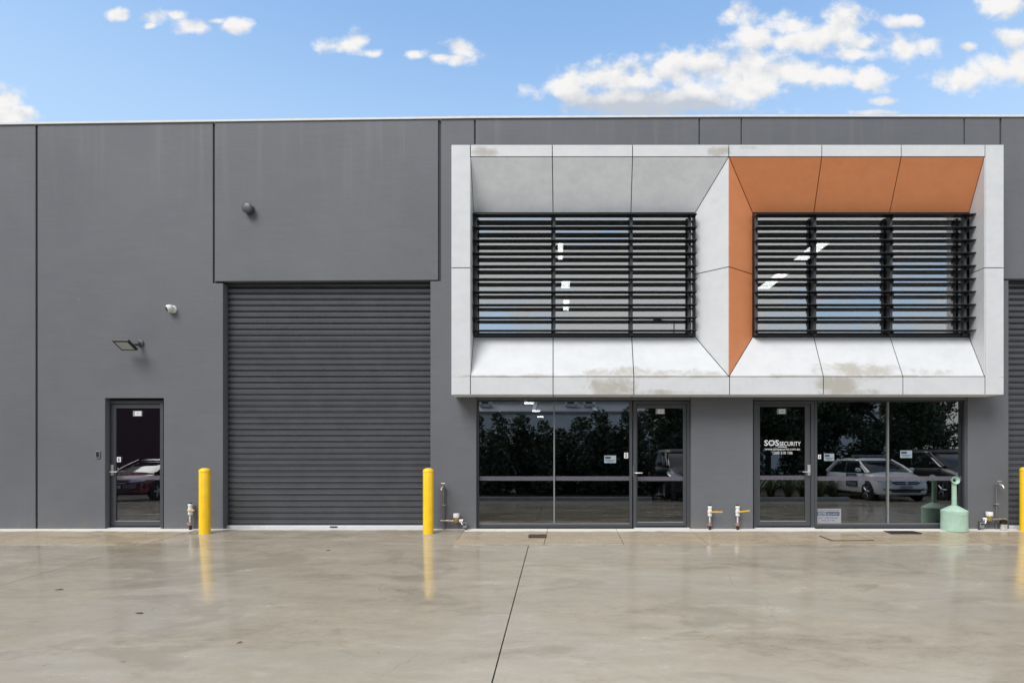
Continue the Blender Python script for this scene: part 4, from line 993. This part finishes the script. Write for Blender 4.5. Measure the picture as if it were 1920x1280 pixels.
# ---- parked cars
M['tyre'] = plain('tyre', (.015, .015, .016), .8); M['rim'] = plain('alloy', (.42, .43, .44), .35, .7)
M['carglass'] = plain('car_glass', (.012, .014, .016), .05); M['lampglass'] = plain('headlamp', (.55, .57, .6), .08, .3)
M['car_w'] = plain('white_car_paint', (.74, .75, .76), .22, 0, .02, 2, coat=.6); M['car_r'] = plain('maroon_car_paint', (.10, .008, .018), .2, 0, .03, 2, coat=.6)
M['car_k'] = plain('black_car_paint', (.011, .012, .013), .4, 0, .03, 2, coat=.1); M['trim'] = plain('black_trim', (.018, .018, .02), .5)
def make_car(name, label, x, yf, paint, L=4.1, Wd=1.70, H=1.45, suv=False):
    t = thing(name, label, 'car', (x, yf, gz(yf)-.005)); t.rotation_euler = (.026, 0, 0)
    hw = Wd/2; hz = H/1.45
    # lower body: stations from nose to tail, half section from sill to centre line
    st = [(0,.56,.34,.60),(.05,.71,.24,.70),(.16,.80,.20,.775),(.38,.84,.19,.865),(.75,.85,.19,.945),(1.10,.85,.20,.985),(1.6,.85,.20,.965),(2.3,.85,.20,.97),(3.0,.85,.21,.985),(3.5,.845,.22,1.0),(3.85,.80,.26,1.0),(4.03,.74,.32,.95),(4.1,.62,.40,.86)]
    sec = []
    for y, w, zb, zt in st:
        w = w*hw/.85; zb *= hz**.5; zt *= hz; h = zt-zb
        sec.append((-y*L/4.1, [(0, zb), (w*.84, zb), (w*.955, zb+.07*h), (w*.99, zb+.28*h), (w, zb+.55*h), (w*.975, zb+.78*h), (w*.90, zb+.93*h), (w*.72, zb+.985*h), (w*.35, zt+.010), (0, zt+.014)]))
    vs = []; fs = []; n = 19
    for y, hs in sec:
        full = [(-a, c) for a, c in hs[::-1]]+hs[1:]
        vs += [(a, y, c) for a, c in full]
    for j in range(len(sec)-1):
        fs += [(j*n+i, j*n+i+1, (j+1)*n+i+1, (j+1)*n+i) for i in range(n-1)]+[(j*n+n-1, j*n, (j+1)*n, (j+1)*n+n-1)]
    fs += [tuple(range(n)), tuple(range(len(vs)-1, len(vs)-n-1, -1))]
    body = MB().add(vs, fs).build('body', paint, t, smooth=60)
    md = body.modifiers.new('s', 'SUBSURF'); md.levels = md.render_levels = 1
    # glasshouse
    zb, zr, zt = .935*hz, 1.365*hz, 1.46*hz
    yb0, yb1, yr0, yr1 = -.80*L/4.1, -(3.92 if not suv else 4.02)*L/4.1, -1.78*L/4.1, -(3.35 if not suv else 3.7)*L/4.1
    def ring(wx_, y0, y1, z, rc=.28, k=6, bow=.10):
        pts = []
        for (sx_, sy, a0) in ((1, y0, 0), (-1, y0, 90), (-1, y1, 180), (1, y1, 270)):
            for i in range(k+1):
                a = math.radians(a0+90*i/k); cx = sx_*(wx_-rc); cy = sy+(-rc if a0 < 180 else rc)
                pts.append((cx+rc*math.cos(a), cy+rc*math.sin(a), z))
        return pts
    def loft(rings, cap0=False, cap1=True):
        m = len(rings[0]); vs = [p for r in rings for p in r]; fs = []
        for j in range(len(rings)-1): fs += [(j*m+i, j*m+(i+1) % m, (j+1)*m+(i+1) % m, (j+1)*m+i) for i in range(m)]
        if cap1: fs.append(tuple(range((len(rings)-1)*m, len(rings)*m)))
        if cap0: fs.append(tuple(range(m-1, -1, -1)))
        return MB().add(vs, fs)
    w0, w1 = hw*.90, hw*.70
    mid = lambda a, c, f: a+(c-a)*f
    loft([ring(w0, yb0, yb1, zb), ring(mid(w0, w1, .5)+.015, mid(yb0, yr0, .47), mid(yb1, yr1, .42), mid(zb, zr, .5)), ring(w1, yr0, yr1, zr)], True).build('windows', M['carglass'], t, smooth=60)
    loft([ring(w1+.016, yr0+.05, yr1-.03, zr-.012), ring(w1+.004, yr0+.0, yr1, zr+.03), ring(w1*.82, yr0-.18, yr1+.16, zt-.008), ring(w1*.4, yr0-.5, yr1+.5, zt, .15)], True).build('roof', paint, t, smooth=60)
    for sx_ in (-1, 1):
        MB().tube([(sx_*(w0-.045), yb0-.06, zb+.0), (sx_*(mid(w0, w1, .5)+.0), mid(yb0, yr0, .5)-.04, mid(zb, zr, .53)), (sx_*(w1-.02), yr0-.02, zr+.01)], [.05, .042, .036], 8).build('front_pillar', paint, t, smooth=60)
        MB().tube([(sx_*(w0+.004), (yb0+yb1)/2-.03, zb+.02), (sx_*(w1+.006), (yr0+yr1)/2, zr)], .022, 8).build('middle_pillar', M['trim'], t, smooth=60)
        MB().tube([(sx_*(w0-.06), yb1+.14, zb), (sx_*(w1-.02), yr1+.10, zr+.01)], [.14, .08], 8).build('rear_pillar', paint, t, smooth=60)
        MB().lathe([(0,-.11),(.05,-.10),(.07,-.03),(.065,.05),(0,.09)], o=(sx_*(hw+.08), yb0-.42, zb+.10), axis=(sx_, 0, .1), n=14).build('mirror', paint, t, smooth=60)
        # headlight wraps round the corner
        zh = .70*hz
        pl = [(sx_*.40*hw/.85, .002, zh-.06), (sx_*.62*hw/.85, -.045, zh-.055), (sx_*.80*hw/.85, -.20, zh-.02), (sx_*.845*hw/.85, -.46, zh+.075), (sx_*.80*hw/.85, -.42, zh+.125), (sx_*.70*hw/.85, -.20, zh+.085), (sx_*.50*hw/.85, -.05, zh+.035)]
        c_ = sum((Vector(q_) for q_ in pl), Vector())/len(pl)+Vector((sx_*.035, .035, .0))
        m_ = len(pl); off = Vector((sx_*.012, .018, .006))
        MB().add([Vector(q_)+off for q_ in pl]+[c_+off]+[Vector(q_)-off*3 for q_ in pl], [(i, (i+1) % m_, m_) for i in range(m_)]+[(i, m_+1+i, m_+1+(i+1) % m_, (i+1) % m_) for i in range(m_)]).build('headlight', M['lampglass'], t, smooth=50)
        MB().add([(sx_*.50, .012, .36), (sx_*.70, -.045, .37), (sx_*.74, -.07, .47), (sx_*.58, -.002, .44), (sx_*.56, -.10, .40)], [(0,1,2,3), (0,4,1), (1,4,2), (2,4,3), (3,4,0)]).build('fog_recess', M['trim'], t)
    for sy_, yy in ((1, -.78), (1, -3.30)):
        for sx_ in (-1, 1):
            yw = yy*L/4.1; r = .31*hz**.6
            MB().lathe([(r+.055, -.012), (r+.055, .006), (0, .007)], o=(sx_*(hw-.012), yw, r), axis=(sx_, 0, 0), n=32).build('wheel_arch', M['trim'], t, smooth=30)
            w = MB().lathe([(r*.62, -.16), (r*.9, -.16), (r, -.12), (r, .0), (r*.93, .022), (r*.70, .024), (r*.66, .01), (r*.62, -.04)], o=(sx_*(hw-.005), yw, r), axis=(sx_, 0, 0), n=32).build('wheel', M['tyre'], t, smooth=40)
            MB().lathe([(r*.67, .0), (r*.60, -.01), (0, -.02)], o=(sx_*(hw-.005), yw, r), axis=(sx_, 0, 0), n=24).build('rim', M['trim'], w)
            for k in range(5):
                a = 2*math.pi*k/5; d_ = Vector((0, math.cos(a), math.sin(a))); o_ = Vector((sx_*(hw+.008), yw, r))
                MB().tube([o_+d_*.02, o_+d_*r*.66], [.035, .028], 6).build('spoke', M['rim'], w)
    z = hz
    MB().add([(-.40,.014,.66*z),(.40,.014,.66*z),(.48,.0,.615*z),(.36,.030,.565*z),(-.36,.030,.565*z),(-.48,.0,.615*z),(0,-.10,.61*z)], [(0,1,2,3,4,5),(0,6,1),(1,6,2),(2,6,3),(3,6,4),(4,6,5),(5,6,0)]).build('grille', M['trim'], t)
    MB().tube([(-.38,.034,.612*z), (0,.046,.602*z), (.38,.034,.612*z)], .011, 8).build('grille_bar', M['rim'], t, smooth=60)
    MB().lathe([(.001, .0), (.045, .0), (.045, .012), (0, .016)], o=(0,.045,.612*z), axis=(0,1,0), n=18).build('emblem', M['rim'], t, smooth=40)
    MB().add([(-.46,.012,.30*z),(.46,.012,.30*z),(.56,-.01,.42*z),(.40,.026,.415*z),(-.40,.026,.415*z),(-.56,-.01,.42*z),(0,-.12,.36*z)], [(0,1,2,3,4,5),(0,6,1),(1,6,2),(2,6,3),(3,6,4),(4,6,5),(5,6,0)]).build('air_intake', M['trim'], t)
    MB().box(-.19, .19, .034, .046, .43*z, .53*z).build('number_plate', M['greyprint'], t, bevel=.004)
    return t
CARW = make_car('parked_car', 'white hatchback with a blue door sign and roof bar mirrored in the unit 4 window', 11.52, -9.55, M['car_w'], 4.15, 1.76, 1.46)
# roof bar and door sign of the white car
MB().box(-.62, .62, -2.32, -2.12, 1.50, 1.57).build('roof_bar', M['bead'], CARW, bevel=.02)
for sx_ in (-.45, .45): MB().box(sx_-.03, sx_+.03, -2.27, -2.17, 1.44, 1.499).build('roof_bar_foot', M['trim'], CARW)
xd = -.898
MB().box(xd, xd+.004, -2.18, -1.42, .62, .90).build('door_sign', M['blueprint'], CARW)
MB().box(xd, xd+.004, -2.18, -1.42, .44, .619).build('door_sign', M['ink'], CARW)
text_obj('lettering', 'SOS', 1.55, 2.05, .67, .86, None, M['paleprint'], CARW, .03, right=Vector((0,-1,0)), origin=Vector((xd-.003, 0, 0)))
text_obj('lettering', 'SECURITY', 1.47, 2.13, .48, .59, None, M['paleprint'], CARW, .02, right=Vector((0,-1,0)), origin=Vector((xd-.003, 0, 0)))
make_car('parked_car', 'dark red hatchback mirrored in the glass of the unit 6 door', -14.8, -9.6, M['car_r'])
make_car('parked_car', 'black four-wheel drive mirrored behind the white car at the right', 14.35, -9.7, M['car_k'], 4.6, 1.85, 1.78, True)
make_car('parked_car', 'black four-wheel drive mirrored at the right edge of the unit 5 door', 4.6, -9.7, M['car_k'], 4.6, 1.85, 1.80, True)
